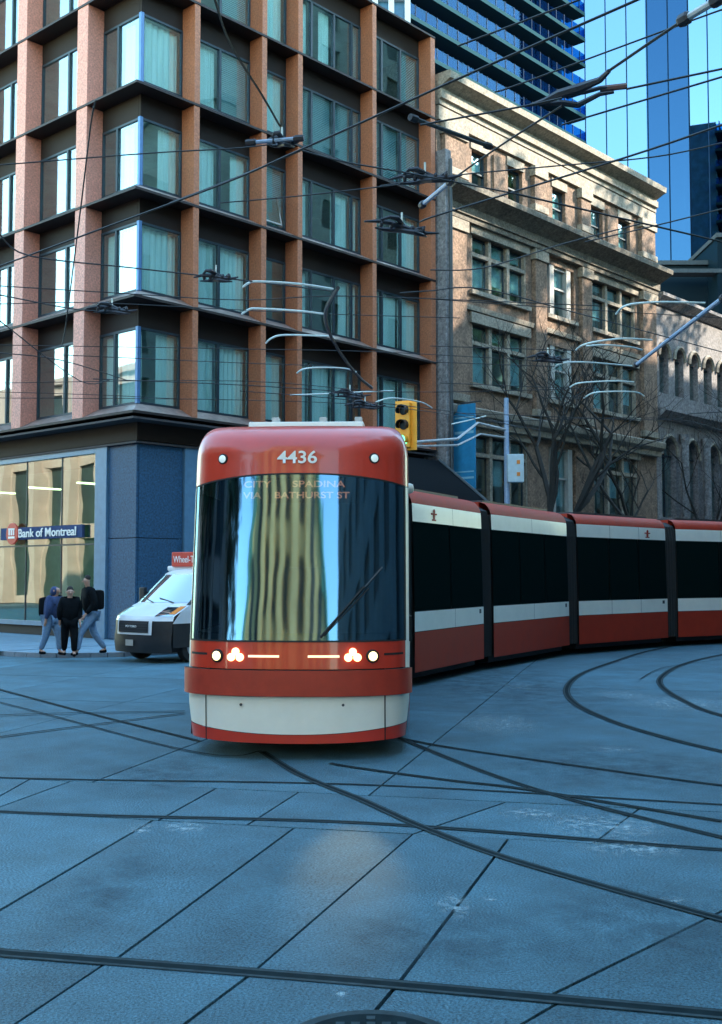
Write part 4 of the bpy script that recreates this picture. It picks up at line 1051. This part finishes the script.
for s_ in (-1, 1):
    pl = MB().grid(lambda a, z: vs_(a*vw(z), z, 0.012), lin(s_*0.93, s_*1.0, 3), lin(1.34, 2.08, 6)).build('a_pillar', M['vanb'], vn, recalc=True)
    hl = vpatch('headlight', M['vang'], s_*0.60, s_*0.97, 1.09, 1.30, 0.012); vpatch('headlight_bulb', M['lens'], s_*0.70, s_*0.80, 1.15, 1.23, 0.008, par=hl); vpatch('turn_signal', M['amber'], s_*0.86, s_*0.97, 1.14, 1.32, 0.02, par=hl)
    # side
    MB().grid(lambda y, z: (s_*vw(z), y, z), [0.30 if False else 0.32, 5.4], lin(0.36, 0.92, 3)).build('side_cladding', M['vanb'], vn, recalc=True)
    sp_ = MB(); zz = [0.92, 1.2, 1.36, 1.7, 2.08, 2.25]
    vs2 = [(s_*vw(z), vprof(z)+0.30, z) for z in zz] + [(s_*vw(z), 5.4, z) for z in zz]
    sp_.add(vs2, [(i, i+1, 6+i+1, 6+i) for i in range(5)]); sp_.build('side_panel', M['vanw'], vn, recalc=True)
    MB().grid(lambda y, z: (s_*(vw(z)+0.006), y + vprof(z)*0.0, z), [1.75, 2.5], lin(1.42, 2.02, 3)).build('door_window', M['vang'], vn, recalc=True)
    MB().box(s_*1.08-0.08, s_*1.08+0.12, 1.12, 1.22, 1.35, 1.75).build('mirror', M['vanb'], vn, bev=0.03)
    for y in (0.98, 4.4):
        wo = MB().lathe([(0.27, -0.11), (0.34, -0.10), (0.35, -0.06), (0.35, 0.06), (0.34, 0.10), (0.27, 0.11)], (s_*0.88, y, 0.35), (1, 0, 0), 24).build('wheel', M['black'], vn, smooth=True)
        MB().lathe([(0.2, -0.118), (0.2, 0.118)], (s_*0.88, y, 0.35), (1, 0, 0), 16).build('rim', M['grey'], wo)
MB().box(-0.84, 0.84, 1.75, 5.4, 2.15, 2.28).build('roof', M['vanw'], vn, bev=0.04)
MB().box(-0.95, 0.95, 1.9, 5.42, 0.3, 2.15).build('body_core', M['vanw'], vn)
MB().box(-0.9, 0.9, 0.35, 1.9, 0.25, 0.95).build('engine_bay', M['black'], vn)
rs = MB().box(-0.62, 0.62, 1.7, 1.95, 2.26, 2.62).build('roof_sign', M['signred'], vn, bev=0.02)
put_text('sign_text', 'Wheel-Trans', 0.24, M['numb'], rs, (-0.55, 1.695, 2.36), (R(90), 0, 0), width=1.1, extr=0.004)
put_text('badge', 'PO TORO', 0.07, M['numb'], gs, (-0.2, -0.075, 0.83), (R(90), 0, 0), width=0.38, extr=0.004)
MB().box(-0.20, 0.06, -0.075, -0.06, 0.40, 0.54).build('licence_plate', M['whitef'], vn)
wv = MB(); 
for x in (-0.35, 0.3): wv.tube([vs_(x+0.3, 1.40, 0.03), vs_(x-0.25, 1.50, 0.03)], 0.013, 5)
wv.build('wiper', M['vanb'], vn)

# ------------------------------------------------------------------ PEOPLE
def skin_mesh(nodes, edges, levels=1):
    names = list(nodes); idx = {n: i for i, n in enumerate(names)}
    me = bpy.data.meshes.new('sk'); me.from_pydata([nodes[n][0] for n in names], [(idx[a], idx[b]) for a, b in edges], [])
    o = bpy.data.objects.new('sk', me); COL.objects.link(o)
    sk = o.modifiers.new('s', 'SKIN'); sk.use_smooth_shade = True
    for n in names:
        r_ = nodes[n][1]; rr = (r_, r_) if not isinstance(r_, tuple) else r_
        me.skin_vertices[0].data[idx[n]].radius = rr; me.skin_vertices[0].data[idx[n]].use_root = (idx[n] == 0)
    sb = o.modifiers.new('u', 'SUBSURF'); sb.levels = levels; sb.render_levels = levels
    dg = bpy.context.evaluated_depsgraph_get(); m2 = bpy.data.meshes.new_from_object(o.evaluated_get(dg)); bpy.data.objects.remove(o)
    return m2
def person(label, px, py, face_deg, J, top, legs, extra=None, hair='hair', hood=False):
    g_ = onz(px, py, 0.122); t = thing('person', label, 'person', (g_.x, g_.y, 0.122), R(face_deg), 'people walking past the bank window')
    j = {k: Vector(v) for k, v in J.items()}
    # body: one continuous skinned surface
    nodes = {'pel': (j['pel'], 0.13), 'waist': (j['pel'].lerp(j['chest'], 0.45), 0.115), 'chest': (j['chest'], (0.14, 0.12)), 'neck': (j['neck'], 0.055), 'hb': (j['neck'].lerp(j['head'], 0.55), 0.07), 'head': (j['head'], 0.098), 'crown': (j['head']+Vector((0, 0, 0.085)), 0.07)}
    ed = [('pel','waist'),('waist','chest'),('chest','neck'),('neck','hb'),('hb','head'),('head','crown')]
    for s_ in 'lr':
        nodes['sh'+s_] = (j['sh'+s_], 0.06); nodes['el'+s_] = (j['el'+s_], 0.043); nodes['wr'+s_] = (j['wr'+s_], 0.028)
        hd = (j['wr'+s_]-j['el'+s_]).normalized(); nodes['pa'+s_] = (j['wr'+s_]+hd*0.08, (0.036, 0.018)); ed += [('chest','sh'+s_),('sh'+s_,'el'+s_),('el'+s_,'wr'+s_),('wr'+s_,'pa'+s_)]
        side = hd.cross(Vector((1, 0, 0))).normalized()
        for q in range(4):
            nodes[f'f{q}{s_}'] = (j['wr'+s_]+hd*(0.115)+side*(q-1.5)*0.019, 0.009); nodes[f'g{q}{s_}'] = (j['wr'+s_]+hd*(0.165-0.006*abs(q-1.3))+side*(q-1.5)*0.020+Vector((0.012,0,0)), 0.007); ed += [('pa'+s_, f'f{q}{s_}'), (f'f{q}{s_}', f'g{q}{s_}')]
        nodes['th'+s_] = (j['wr'+s_]+hd*0.075+side*0.05, 0.009); ed.append(('wr'+s_, 'th'+s_))
        nodes['hi'+s_] = (j['hi'+s_], 0.095); nodes['kn'+s_] = (j['kn'+s_], 0.06); nodes['an'+s_] = (j['an'+s_], 0.04); nodes['to'+s_] = (j['an'+s_]+Vector((0, -0.14, -0.04)), 0.035)
        ed += [('pel','hi'+s_),('hi'+s_,'kn'+s_),('kn'+s_,'an'+s_),('an'+s_,'to'+s_)]
    me = skin_mesh(nodes, ed); me.materials.append(M['skin']); body = inst('body', me, t)
    # face features
    h = j['head']; fd = Vector((0, -1, 0))
    MB().lathe([(0.016, 0), (0.012, 0.02), (0.004, 0.03)], h+fd*0.088+Vector((0, 0, -0.012)), (0, -1, -0.3), 8).build('nose', M['skin'], body, smooth=True)
    for s_ in (-1, 1):
        MB().lathe([(0.011, 0), (0.008, 0.006)], h+fd*0.088+Vector((s_*0.034, 0, 0.018)), (0, -1, 0), 8).build('eye', M['hair'], body)
        MB().lathe([(0.02, 0), (0.028, 0.008), (0.015, 0.014)], h+Vector((s_*0.092, 0.01, 0)), (s_, 0, 0), 8).build('ear', M['skin'], body)
    MB().box(-0.024, 0.024, -0.004, 0.004, -0.005, 0.005).build('mouth', M['brick'], body).location = h+fd*0.09+Vector((0, 0, -0.052))
    # jacket
    g2_ = 0.03; jn = {'hem': (j['pel']+Vector((0,0,-0.08)), (0.235, 0.19)), 'waist': (nodes['waist'][0], (0.225, 0.19)), 'chest': (j['chest'], (0.24, 0.19)), 'col': (j['neck']+Vector((0,0,-0.02)), 0.085)}
    je = [('hem','waist'),('waist','chest'),('chest','col')]
    for s_ in 'lr':
        jn['sh'+s_] = (j['sh'+s_], 0.115); jn['el'+s_] = (j['el'+s_], 0.088); jn['wr'+s_] = (j['el'+s_].lerp(j['wr'+s_], 0.93), 0.05); je += [('chest','sh'+s_),('sh'+s_,'el'+s_),('el'+s_,'wr'+s_)]
    me = skin_mesh(jn, je); me.materials.append(M[top]); inst('jacket', me, t)
    tn = {'pel': (j['pel'], (0.17, 0.14))}; te = []
    for s_ in 'lr':
        tn['hi'+s_] = (j['hi'+s_], 0.13); tn['kn'+s_] = (j['kn'+s_], 0.095); tn['an'+s_] = (j['kn'+s_].lerp(j['an'+s_], 0.95), 0.068); te += [('pel','hi'+s_),('hi'+s_,'kn'+s_),('kn'+s_,'an'+s_)]
    me = skin_mesh(tn, te); me.materials.append(M[legs]); inst('trousers', me, t)
    for s_ in 'lr':
        a = j['an'+s_]; me = skin_mesh({'a': (a+Vector((0, 0.03, -0.035)), 0.052), 'b': (a+Vector((0, -0.09, -0.05)), 0.046), 'c': (a+Vector((0, -0.17, -0.055)), 0.035)}, [('a','b'),('b','c')]); me.materials.append(M['blackc']); inst('shoe', me, t)
    hm = {'a': (h+Vector((0, 0.05, 0.0)), 0.095), 'b': (h+Vector((0, 0.02, 0.085)), 0.095), 'c': (h+Vector((0, -0.045, 0.105)), 0.05)}
    if hood: hm = {'a': (j['neck']+Vector((0, 0.07, 0.0)), 0.10), 'b': (h+Vector((0, 0.05, 0.0)), 0.128), 'c': (h+Vector((0, 0.0, 0.09)), 0.105)}
    me = skin_mesh(hm, [('a','b'),('b','c')], 2); me.materials.append(M[top] if hood else M[hair]); inst('hood' if hood else 'hair', me, t)
    if extra: extra(t, j)
    return t
def pose(h=1.78, lean=0.0, stride=0.3, arms='down', bend=0.0):
    k = h/1.78; f = lambda x, y, z: (x*k, y*k, z*k)
    ly = -lean
    J = {'pel': f(0, 0, 0.93-bend*0.05), 'chest': f(0, ly*0.6, 1.30-bend*0.12), 'neck': f(0, ly*0.95, 1.50-bend*0.18), 'head': f(0, ly*1.15-0.01, 1.65-bend*0.22),
         'hil': f(0.10, 0, 0.88), 'hir': f(-0.10, 0, 0.88), 'knl': f(0.11, -stride*0.55-0.02, 0.49), 'knr': f(-0.11, stride*0.18, 0.48), 'anl': f(0.11, -stride*0.7, 0.09), 'anr': f(-0.11, stride*0.75, 0.11)}
    for s_, n_ in ((1, 'l'), (-1, 'r')):
        J['sh'+n_] = f(s_*0.19, ly*0.85, 1.43-bend*0.17)
        if arms == 'down': J['el'+n_] = f(s_*0.25, ly*0.6+0.04*s_, 1.14-bend*0.12); J['wr'+n_] = f(s_*0.24, ly*0.6-0.10*s_-0.06, 0.90-bend*0.1)
        elif arms == 'phone':
            if s_ > 0: J['eln'[0:2]+n_] = f(0.27, ly-0.06, 1.16); J['wr'+n_] = f(0.16, ly-0.26, 1.34)
            else: J['el'+n_] = f(-0.25, ly+0.02, 1.14); J['wr'+n_] = f(-0.22, ly-0.12, 0.92)
    return J
def pack(m_, sc=1.0):
    def fn(t, j):
        c = j['chest']+Vector((0, 0.22, -0.06)); b_ = MB().box(-0.16*sc, 0.16*sc, -0.10, 0.13, -0.26*sc, 0.22*sc).build('backpack', M[m_], t, bev=0.09, smooth=True); b_.location = c
        for s_ in (-1, 1):
            MB().tube([(s_*0.11, -0.08, 0.18), (s_*0.13, -0.24, 0.22), (s_*0.13, -0.36, 0.05), (s_*0.12, -0.2, -0.2)], 0.018, 5).build('strap', M[m_], b_)
    return fn
person('person in a navy hooded jacket and pale jeans, leftmost of the three walkers', 50, 655, 68, pose(1.74, 0.14, 0.28, bend=0.3), 'navy', 'denim', pack('blackc', 1.0), hood=True)
person('shorter person dressed all in black between the two in jeans', 69, 656, 20, pose(1.66, 0.05, 0.2, bend=0.1), 'blackc', 'blackc')
person('person in a black jacket and pale jeans with a backpack, nearest the blue panels', 91, 655, -58, pose(1.93, 0.10, 0.5, arms='down'), 'blackc', 'denim', pack('blackc', 1.0))

# ------------------------------------------------------------------ TRAFFIC SIGNAL, POLE, BANNER
def signal(label, pos, rz):
    t = thing('traffic_signal', label, 'traffic signal', pos, rz)
    MB().box(-0.36, 0.36, -0.01, 0.02, -0.76, 0.76).build('backboard', M['yellow'], t, bev=0.008)
    MB().box(-0.19, 0.19, -0.16, -0.012, -0.68, 0.68).build('housing', M['yellow'], t, bev=0.02)
    for i, z in enumerate((0.45, 0.0, -0.45)):
        l = MB().lathe([(0.15, 0), (0.14, 0.02), (0.08, 0.045), (0.01, 0.055)], (0, -0.16, z), (0, -1, 0), 20).build('lens', M['green'] if i == 2 else M['dark'], t, smooth=True)
        vz = MB(); n = 16
        vs = []
        for q in range(n+1):
            a = R(-35) + R(250)*q/n; x, zz = 0.165*math.cos(a), 0.165*math.sin(a)
            vs += [(x, -0.16, z+zz), (x, -0.40, z+zz-0.02)]
        vz.add(vs, [(2*q, 2*q+2, 2*q+3, 2*q+1) for q in range(n)]); vz.build('visor', M['vanb'] if i < 2 else M['yellow'], t, recalc=False, solid=0.006)
    return t
sp0 = atY(406, 425.5, 34)
signal('yellow traffic signal showing green over the streetcar roof', sp0, R(-28))
pp = sw(15.3, -2.5)
po = thing('signal_pole', 'blue-grey street pole with a pale control box and cross arms behind the streetcar', 'pole', pp)
MB().tube([(0, 0, 0.1), (0, 0, 8.7)], [0.12, 0.09], 12).build('pole', M['rod'], po)
MB().box(-0.02, 0.60, -0.35, 0.0, 5.5, 6.55).build('control_box', mat('pale_box', (0.50, 0.62, 0.66), 0.5, var=0.1, scale=5), po, bev=0.03)
for z in (5.8, 6.25): MB().box(0.33, 0.45, -0.37, -0.352, z-0.07, z+0.07).build('box_lamp', M['amber'], po)
a1_ = sp0 - pp + Vector((0.1, 0.15, -0.5)); 
MB().tube([(0, 0, 7.5), (-1.2, -1.2, 7.6), a1_ + Vector((1.6, 1.6, 0.3)), a1_], 0.045, 8).tube([(0, 0, 7.2), (-1.1, -1.1, 7.2), a1_ + Vector((1.6, 1.6, 0.1)), a1_ + Vector((0, 0, -0.12))], 0.035, 8).build('mast_arm', M['grey'], po)
bn = thing('street_banner', 'tall blue banner with pale print projecting from the old brick building', 'banner', sw(15.25, 0.02), PHI)
MB().box(-0.03, 0.03, -1.12, -0.1, 5.35, 8.65).build('cloth', M['banner'], bn)
pm = MB()
for (z, h_) in ((8.1, 0.06), (7.5, 0.10), (6.0, 0.05), (5.75, 0.08)): pm.box(-0.036, -0.031, -1.06, -0.16, z, z+h_)
tag(pm.build('print', M['banner2'], bn), kind='stuff')
MB().tube([(0, 0.1, 8.7), (0, -1.4, 8.7)], 0.03, 6).tube([(0, 0.1, 5.3), (0, -1.4, 5.3)], 0.03, 6).build('bracket', M['dgrey'], bn)
# black canopy beyond the second car
cp = thing('black_canopy', 'black sloping canopy at the street between signal and banner', 'canopy', sw(13.6, -0.2), PHI)
w_ = MB(); w_.prism([(-2.9, 4.0), (-2.9, 4.25), (0.0, 6.4), (0.0, 4.0)], -6.2, 0.5, 'x'); w_.build('cover', M['blackc'], cp)
MB().tube([(0.5, -2.9, 4.25), (0.5, 0, 6.45)], 0.06, 6).tube([(0.5, -2.95, 4.1), (-6.2, -2.95, 4.1)], 0.05, 6).build('frame', M['dgrey'], cp)

# ------------------------------------------------------------------ BARE TREES
def bare_tree(label, pos, h, seed, spread=1.0):
    rnd = random.Random(seed); t = thing('street_tree', label, 'tree', pos, 0, 'bare street trees in front of the old buildings')
    trunk = MB(); br = MB(); tw = MB()
    def grow(p, d, L, r_, lvl):
        pts_ = [p]; dd = d.copy(); n = 4
        for i in range(n):
            dd = (dd + Vector((rnd.uniform(-1, 1), rnd.uniform(-1, 1), rnd.uniform(-0.3, 0.6)))*0.17).normalized(); pts_.append(pts_[-1] + dd*L/n)
        rs = [r_*(1-0.30*i/n) for i in range(n+1)]
        (trunk if lvl == 0 else br if lvl < 3 else tw).tube(pts_, rs, 7 if lvl == 0 else 5 if lvl < 3 else 3, cap=False)
        if lvl >= 5: return
        for k in range(3 if lvl < 4 else 2):
            at = pts_[rnd.choice([2, 3, 4, 4])] if k else pts_[-1]
            ax = Vector((rnd.uniform(-1, 1), rnd.uniform(-1, 1), rnd.uniform(-0.1, 0.7))).normalized()
            nd = (dd*0.75 + ax*0.75*spread).normalized(); grow(at, nd, L*rnd.uniform(0.6, 0.82), rs[-1]*rnd.uniform(0.6, 0.82), lvl+1)
    grow(Vector((0, 0, 0)), Vector((rnd.uniform(-0.1, 0.1), 0, 1)), h*0.36, h*0.016+0.03, 0)
    trunk.build('trunk', M['bark'], t, smooth=True); br.build('limbs', M['bark'], t); tag(tw.build('twigs', M['bark'], t), kind='stuff')
    return t
bare_tree('bare street tree beside the pole with the pale control box', sw(17.6, -2.3, 0.1), 12.5, 3)
bare_tree('thick bare tree in front of the middle bay of the old brick building', sw(21.2, -2.2, 0.1), 13.0, 11, 1.15)
bare_tree('bare tree in front of the right bay of the old brick building', sw(26.4, -2.2, 0.1), 12, 21, 1.1)
bare_tree('bare tree in front of the grey stone hall', sw(34.5, -2.3, 0.1), 12.5, 8, 1.1)

# ------------------------------------------------------------------ OVERHEAD WIRES
def wpts(pp, z, n=5):
    zs_ = z if isinstance(z, (list, tuple)) else [z]*len(pp)
    P = [onz(x, y, zz) for (x, y), zz in zip(pp, zs_)]
    def ext(i, j):
        x, y = pp[i]
        if x <= 0 or x >= 722 or y <= 0: d = (P[i]-P[j]); d.normalize(); return [P[i] + d*7.0]
        return []
    return ext(0, 1) + smooth_pts(P, n) + ext(-1, -2)
WIRES = [
 ([(0,266),(90,233),(220,185),(300,150),(376,116),(460,78),(637,0)], 6.1, 0.011, 'long wire rising from the left edge across the finned block to the top right'),
 ([(0,165),(153,153),(240,148),(300,140)], 7.2, 0.009, 'level wire crossing the upper left windows to the pale bar'),
 ([(420,125),(520,107),(562,98)], 6.4, 0.010, 'wire joining the big black insulator from the brick cornice side'),
 ([(610,70),(682,21),(722,-3)], 6.6, 0.014, 'thick wire leaving the big insulator towards the top right corner'),
 ([(627,89),(722,69)], 6.6, 0.011, 'wire leaving the big insulator to the right edge'),
 ([(562,125),(581,119),(722,77)], 6.4, 0.010, 'wire below the big insulator climbing to the right edge'),
 ([(421,206),(452,180),(500,146),(562,106)], 6.4, 0.011, 'slanting wire from the blue-grey rod up to the big insulator'),
 ([(420,222),(445,213),(621,159),(722,125)], 6.3, 0.012, 'wire crossing the attic windows up to the right edge'),
 ([(380,186),(449,176),(545,167),(654,157),(722,143)], 6.8, 0.009, 'shallow wire crossing the attic of the old brick building'),
 ([(516,194),(654,226),(722,242)], 6.2, 0.012, 'wire sloping down right across the lowest attic windows'),
 ([(585,242),(654,226),(722,209)], 6.2, 0.009, 'wire rising right below the attic to the right edge'),
 ([(458,46),(579,0)], 6.8, 0.009, 'short high wire crossing the blue balcony tower'),
 ([(495,92),(520,84),(696,19),(722,10)], 7.0, 0.009, 'high wire crossing the mirror tower above the big insulator'),
 ([(220,203),(300,196),(413,183),(452,178)], 6.3, 0.008, 'level wire from the corner bay to the slanted blue-grey rod'),
 ([(300,150),(345,162),(413,174),(516,194)], 6.2, 0.009, 'wire sagging right from the crossing knot to the attic'),
 ([(215,0),(230,43),(262,95),(280,126)], 6.6, 0.011, 'steep wire dropping from the top edge to the pale bar'),
 ([(96,100),(91,123),(80,213),(66,323),(62,345)], [7.5,7.3,6.6,6.2,6.1], 0.010, 'nearly upright cable hanging in front of the left fins'),
 ([(170,203),(240,176),(300,151)], 6.3, 0.009, 'wire from the corner lip to the crossing knot'),
 ([(0,235),(30,256),(133,268),(240,280),(330,291)], 6.0, 0.010, 'wire from the left edge passing under the third corner lip'),
 ([(0,286),(116,293),(240,300),(333,296),(460,300),(600,306)], 6.0, 0.008, 'level wire across the fourth storey of the finned block'),
 ([(0,295),(80,310),(116,309)], 6.0, 0.010, 'wire from the left edge to the small left insulator'),
 ([(0,304),(100,303),(300,313),(460,318)], 6.0, 0.007, 'thin level wire below the small left insulator'),
 ([(0,321),(80,381),(110,380)], 5.9, 0.010, 'wire slanting down from the left edge to the wire knot'),
 ([(0,353),(60,360),(126,380)], 5.9, 0.010, 'wire sloping gently to the wire knot at left'),
 ([(63,355),(240,363),(330,366)], 5.9, 0.008, 'level wire across the lowest finned storey'),
 ([(0,383),(240,381),(400,392),(600,388)], 5.9, 0.008, 'long level wire above the streetcar roof'),
 ([(0,398),(240,400),(400,408),(540,430)], 5.9, 0.008, 'lowest long wire above the streetcar roof'),
 ([(93,379),(240,385),(350,392)], 5.85, 0.010, 'contact wire ending over the streetcar roof'),
 ([(0,345),(240,349),(380,352),(560,362)], 6.0, 0.007, 'thin wire across the lowest finned windows'),
 ([(240,391),(350,400),(460,413),(520,428)], 5.9, 0.009, 'wire running right towards the street pole'),
 ([(430,270),(483,268),(563,244),(640,224)], 6.4, 0.010, 'wire rising right across the upper triple window'),
 ([(400,293),(430,291),(483,289),(584,315),(722,352)], 6.2, 0.010, 'wire dropping right below the upper triple window'),
 ([(430,299),(560,308),(722,318)], 6.2, 0.007, 'thin level wire below the upper triple window'),
 ([(430,346),(560,350),(576,350)], 6.0, 0.008, 'short wire ending at the second white arm'),
 ([(430,362),(540,366),(555,366)], 6.0, 0.008, 'short wire ending at the third white arm'),
 ([(440,383),(540,387),(570,387)], 6.0, 0.008, 'short wire ending at the fourth white arm'),
 ([(460,413),(657,420),(690,414),(722,412)], 6.0, 0.009, 'lowest wire before the old brick building'),
 ([(480,422),(657,418),(722,430)], 5.9, 0.007, 'thin wire crossing the bare tree tops'),
 ([(541,398),(586,397)], 5.95, 0.008, 'short wire ending at the fifth white arm'),
 ([(0,421),(30,417),(90,414)] if False else [(0,392),(100,395),(180,399)], 5.85, 0.007, 'thin short wire at the left edge above the bank'),
]
for pp_, z, r_, lab in WIRES:
    P = wpts(pp_, z); o = MB().tube(P, r_, 5).build('overhead_wire', M['wire']); tag(o, 'black ' + lab, 'wire', 'overhead wires above the intersection')
def bar(name, label, cat, a, b, z, r_, m_, parent=None, seg=1, fat=None):
    za, zb = z if isinstance(z, tuple) else (z, z)
    A_, B_ = onz(*a, za), onz(*b, zb); t = thing(name, label, cat, A_)
    MB().tube([Vector((0,0,0)), (B_-A_)*0.5, B_-A_], r_, 8).build('rod', M[m_], t)
    n_ = (B_-A_).normalized(); n2 = 0.06
    for P_, s_ in ((Vector((0,0,0)), 1), (B_-A_, -1)):
        MB().lathe([(r_*1.5, 0), (r_*1.7, 0.02), (r_*1.7, 0.09), (r_*1.2, 0.11)], P_, n_*s_, 8).build('clamp', M['insul'], t)
    return t
bar('insulator_rod', 'pale blue-grey insulator rod above the narrow window bay', 'insulator', (246,143), (304,138), 6.5, 0.022, 'rod')
bar('insulator_rod', 'slanted pale blue-grey insulator rod beside the brick pier', 'insulator', (421,206), (452,180), 6.4, 0.026, 'rod')
bar('insulator_rod', 'dark slanting rod reaching the first attic window', 'insulator', (410,117), (491,147), 6.8, 0.024, 'dgrey')
bar('insulator_rod', 'thick grey insulator rod in the top right corner', 'insulator', (680,22), (722,-3), 6.6, 0.032, 'grey')
bar('insulator_rod', 'long blue-grey arm slanting up to the right edge below the attic', 'insulator', (636,365), (724,297), 6.2, 0.035, 'rod')
# clustered insulators / wire frogs
def frog(label, ctr, z, L, ang, sc=1.0):
    c = onz(*ctr, z); t = thing('wire_frog', label, 'insulator', c, ang)
    m_ = MB()
    for dy, zz, l in ((0.0, 0, L), (0.07, -0.05, L*0.7), (-0.06, 0.04, L*0.6)):
        pts_ = [Vector((-l/2 + l*i/6, dy*sc*math.sin(i*1.1)*1.4, zz*sc + 0.03*sc*math.sin(i))) for i in range(7)]
        m_.tube(pts_, [0.010*sc, 0.02*sc, 0.03*sc, 0.026*sc, 0.03*sc, 0.02*sc, 0.010*sc], 6)
    m_.build('frog_body', M['insul'], t, smooth=True)
    d_ = MB()
    for i in range(5): d_.lathe([(0.02*sc, 0), (0.038*sc, 0.01), (0.038*sc, 0.03), (0.02*sc, 0.04)], (-L*0.3+i*L*0.14, 0.0, 0), (1, 0, 0), 8)
    tag(d_.build('insulator_disc', M['insul'], t), kind='stuff'); MB().tube([(0, 0, -0.02), (0, 0, 0.16*sc)], 0.012*sc, 5).build('hanger', M['horn'], t)
    return t
f1 = onz(535, 104, 6.5); f2 = onz(622, 80, 6.5)
fa = thing('wire_frog', 'large black branching insulator in front of the mirror tower', 'insulator', f1.lerp(f2, 0.5))
def rel(px, py, z=6.5): return onz(px, py, z) - f1.lerp(f2, 0.5)
MB().tube([rel(527,106), rel(545,101), rel(560,94), rel(580,88), rel(600,80), rel(609,71)], [0.01, 0.03, 0.045, 0.045, 0.03, 0.02], 7).build('upper_branch', M['insul'], fa, smooth=True)
MB().tube([rel(545,104), rel(562,103), rel(578,105), rel(600,94), rel(614,92)], [0.02, 0.03, 0.03, 0.022, 0.015], 7).build('lower_branch', M['insul'], fa, smooth=True)
MB().tube([rel(562,96), rel(585,92), rel(600,88), rel(627,87)], [0.02, 0.022, 0.02, 0.02], 7).build('middle_branch', M['insul'], fa, smooth=True)
MB().tube([rel(600,89), rel(627,86)], 0.03, 8).build('end_sleeve', mat('brown_sleeve', (0.16, 0.09, 0.08), 0.6), fa)
frog('dark wire insulator over the second finned bay from the right', (402, 227), 6.2, 1.0, R(25), 1.1)
frog('small dark insulator over the third-storey right corner window', (216, 277), 6.0, 0.6, R(-5), 1.0)
frog('small dark insulator beside the right end of the finned block', (425, 177), 6.3, 0.8, R(-12), 1.0)
frog('small dark insulator before the lower right finned windows', (350, 394), 5.9, 0.9, R(5), 1.2)
frog('dark insulator just above the streetcar roof', (365, 405), 5.75, 0.9, R(-5), 1.2)
frog('small dark insulator over the left fins of the finned block', (112, 309), 6.0, 0.75, R(5), 1.0)
frog('small insulator under the pale upper bar', (282, 141), 6.5, 0.35, R(0), 0.9)
frog('small insulator above the second white arm of the right group', (548, 358), 6.0, 0.8, R(5), 1.2)
# dark arm carrying the left white arms
ap = [(338,288),(326,310),(329,332),(345,360),(360,378),(372,388)]
P = smooth_pts([onz(x, y, 6.0) for x, y in ap], 5); o = MB().tube(P, [0.03]*len(P), 6).build('pull_off_arm', M['insul']); tag(o, 'dark S-shaped pull-off arm above the streetcar roof', 'overhead fitting')
HORNS = [([(243,287),(249,283),(258,281.5),(300,284),(333,289)], 'topmost white curved arm in the left group'), ([(242,314),(249,309.5),(258,308.5),(300,311),(324,314)], 'second white curved arm in the left group'),
 ([(266,343),(272,338),(285,335),(325,336),(333,337)], 'third white curved arm in the left group'), ([(297,373),(304,369),(320,367.5),(345,368.5),(356,372)], 'fourth white curved arm in the left group'), ([(290,395),(320,394),(360,392),(393,391)], 'lowest white arm in the left group'),
 ([(616,314),(623,307),(636,303.5),(665,302),(705,303)], 'topmost white curved arm in the right group'), ([(576,350),(583,345),(600,341),(625,338.5),(652,340)], 'second white curved arm in the right group'), ([(586,346),(605,345),(630,347),(642,350)], 'third white curved arm in the right group'),
 ([(555,367),(562,363),(580,362),(610,364),(632,366)], 'fourth white curved arm in the right group'), ([(570,387),(577,383.5),(590,382),(615,381),(634,382)], 'fifth white curved arm in the right group'), ([(584,398),(593,393),(610,391.5),(635,392),(644,396)], 'lowest white curved arm in the right group'),
 ([(452,424),(470,420),(486,416)], 'short pale arm beside the blue banner'), ([(376,402),(392,398),(420,402),(432,408)], 'pale arm just above the traffic signal')]
for pp_, lab in HORNS:
    P = smooth_pts([onz(x, y, 6.0) for x, y in pp_], 5); tag(MB().tube(P, 0.016, 6).build('wire_runner', M['horn']), lab, 'overhead fitting', 'white curved arms on the overhead wires')

# small lamps and signs are seen directly; only light objects are sampled as lights
for m_ in bpy.data.materials:
    m_.cycles.emission_sampling = 'NONE'
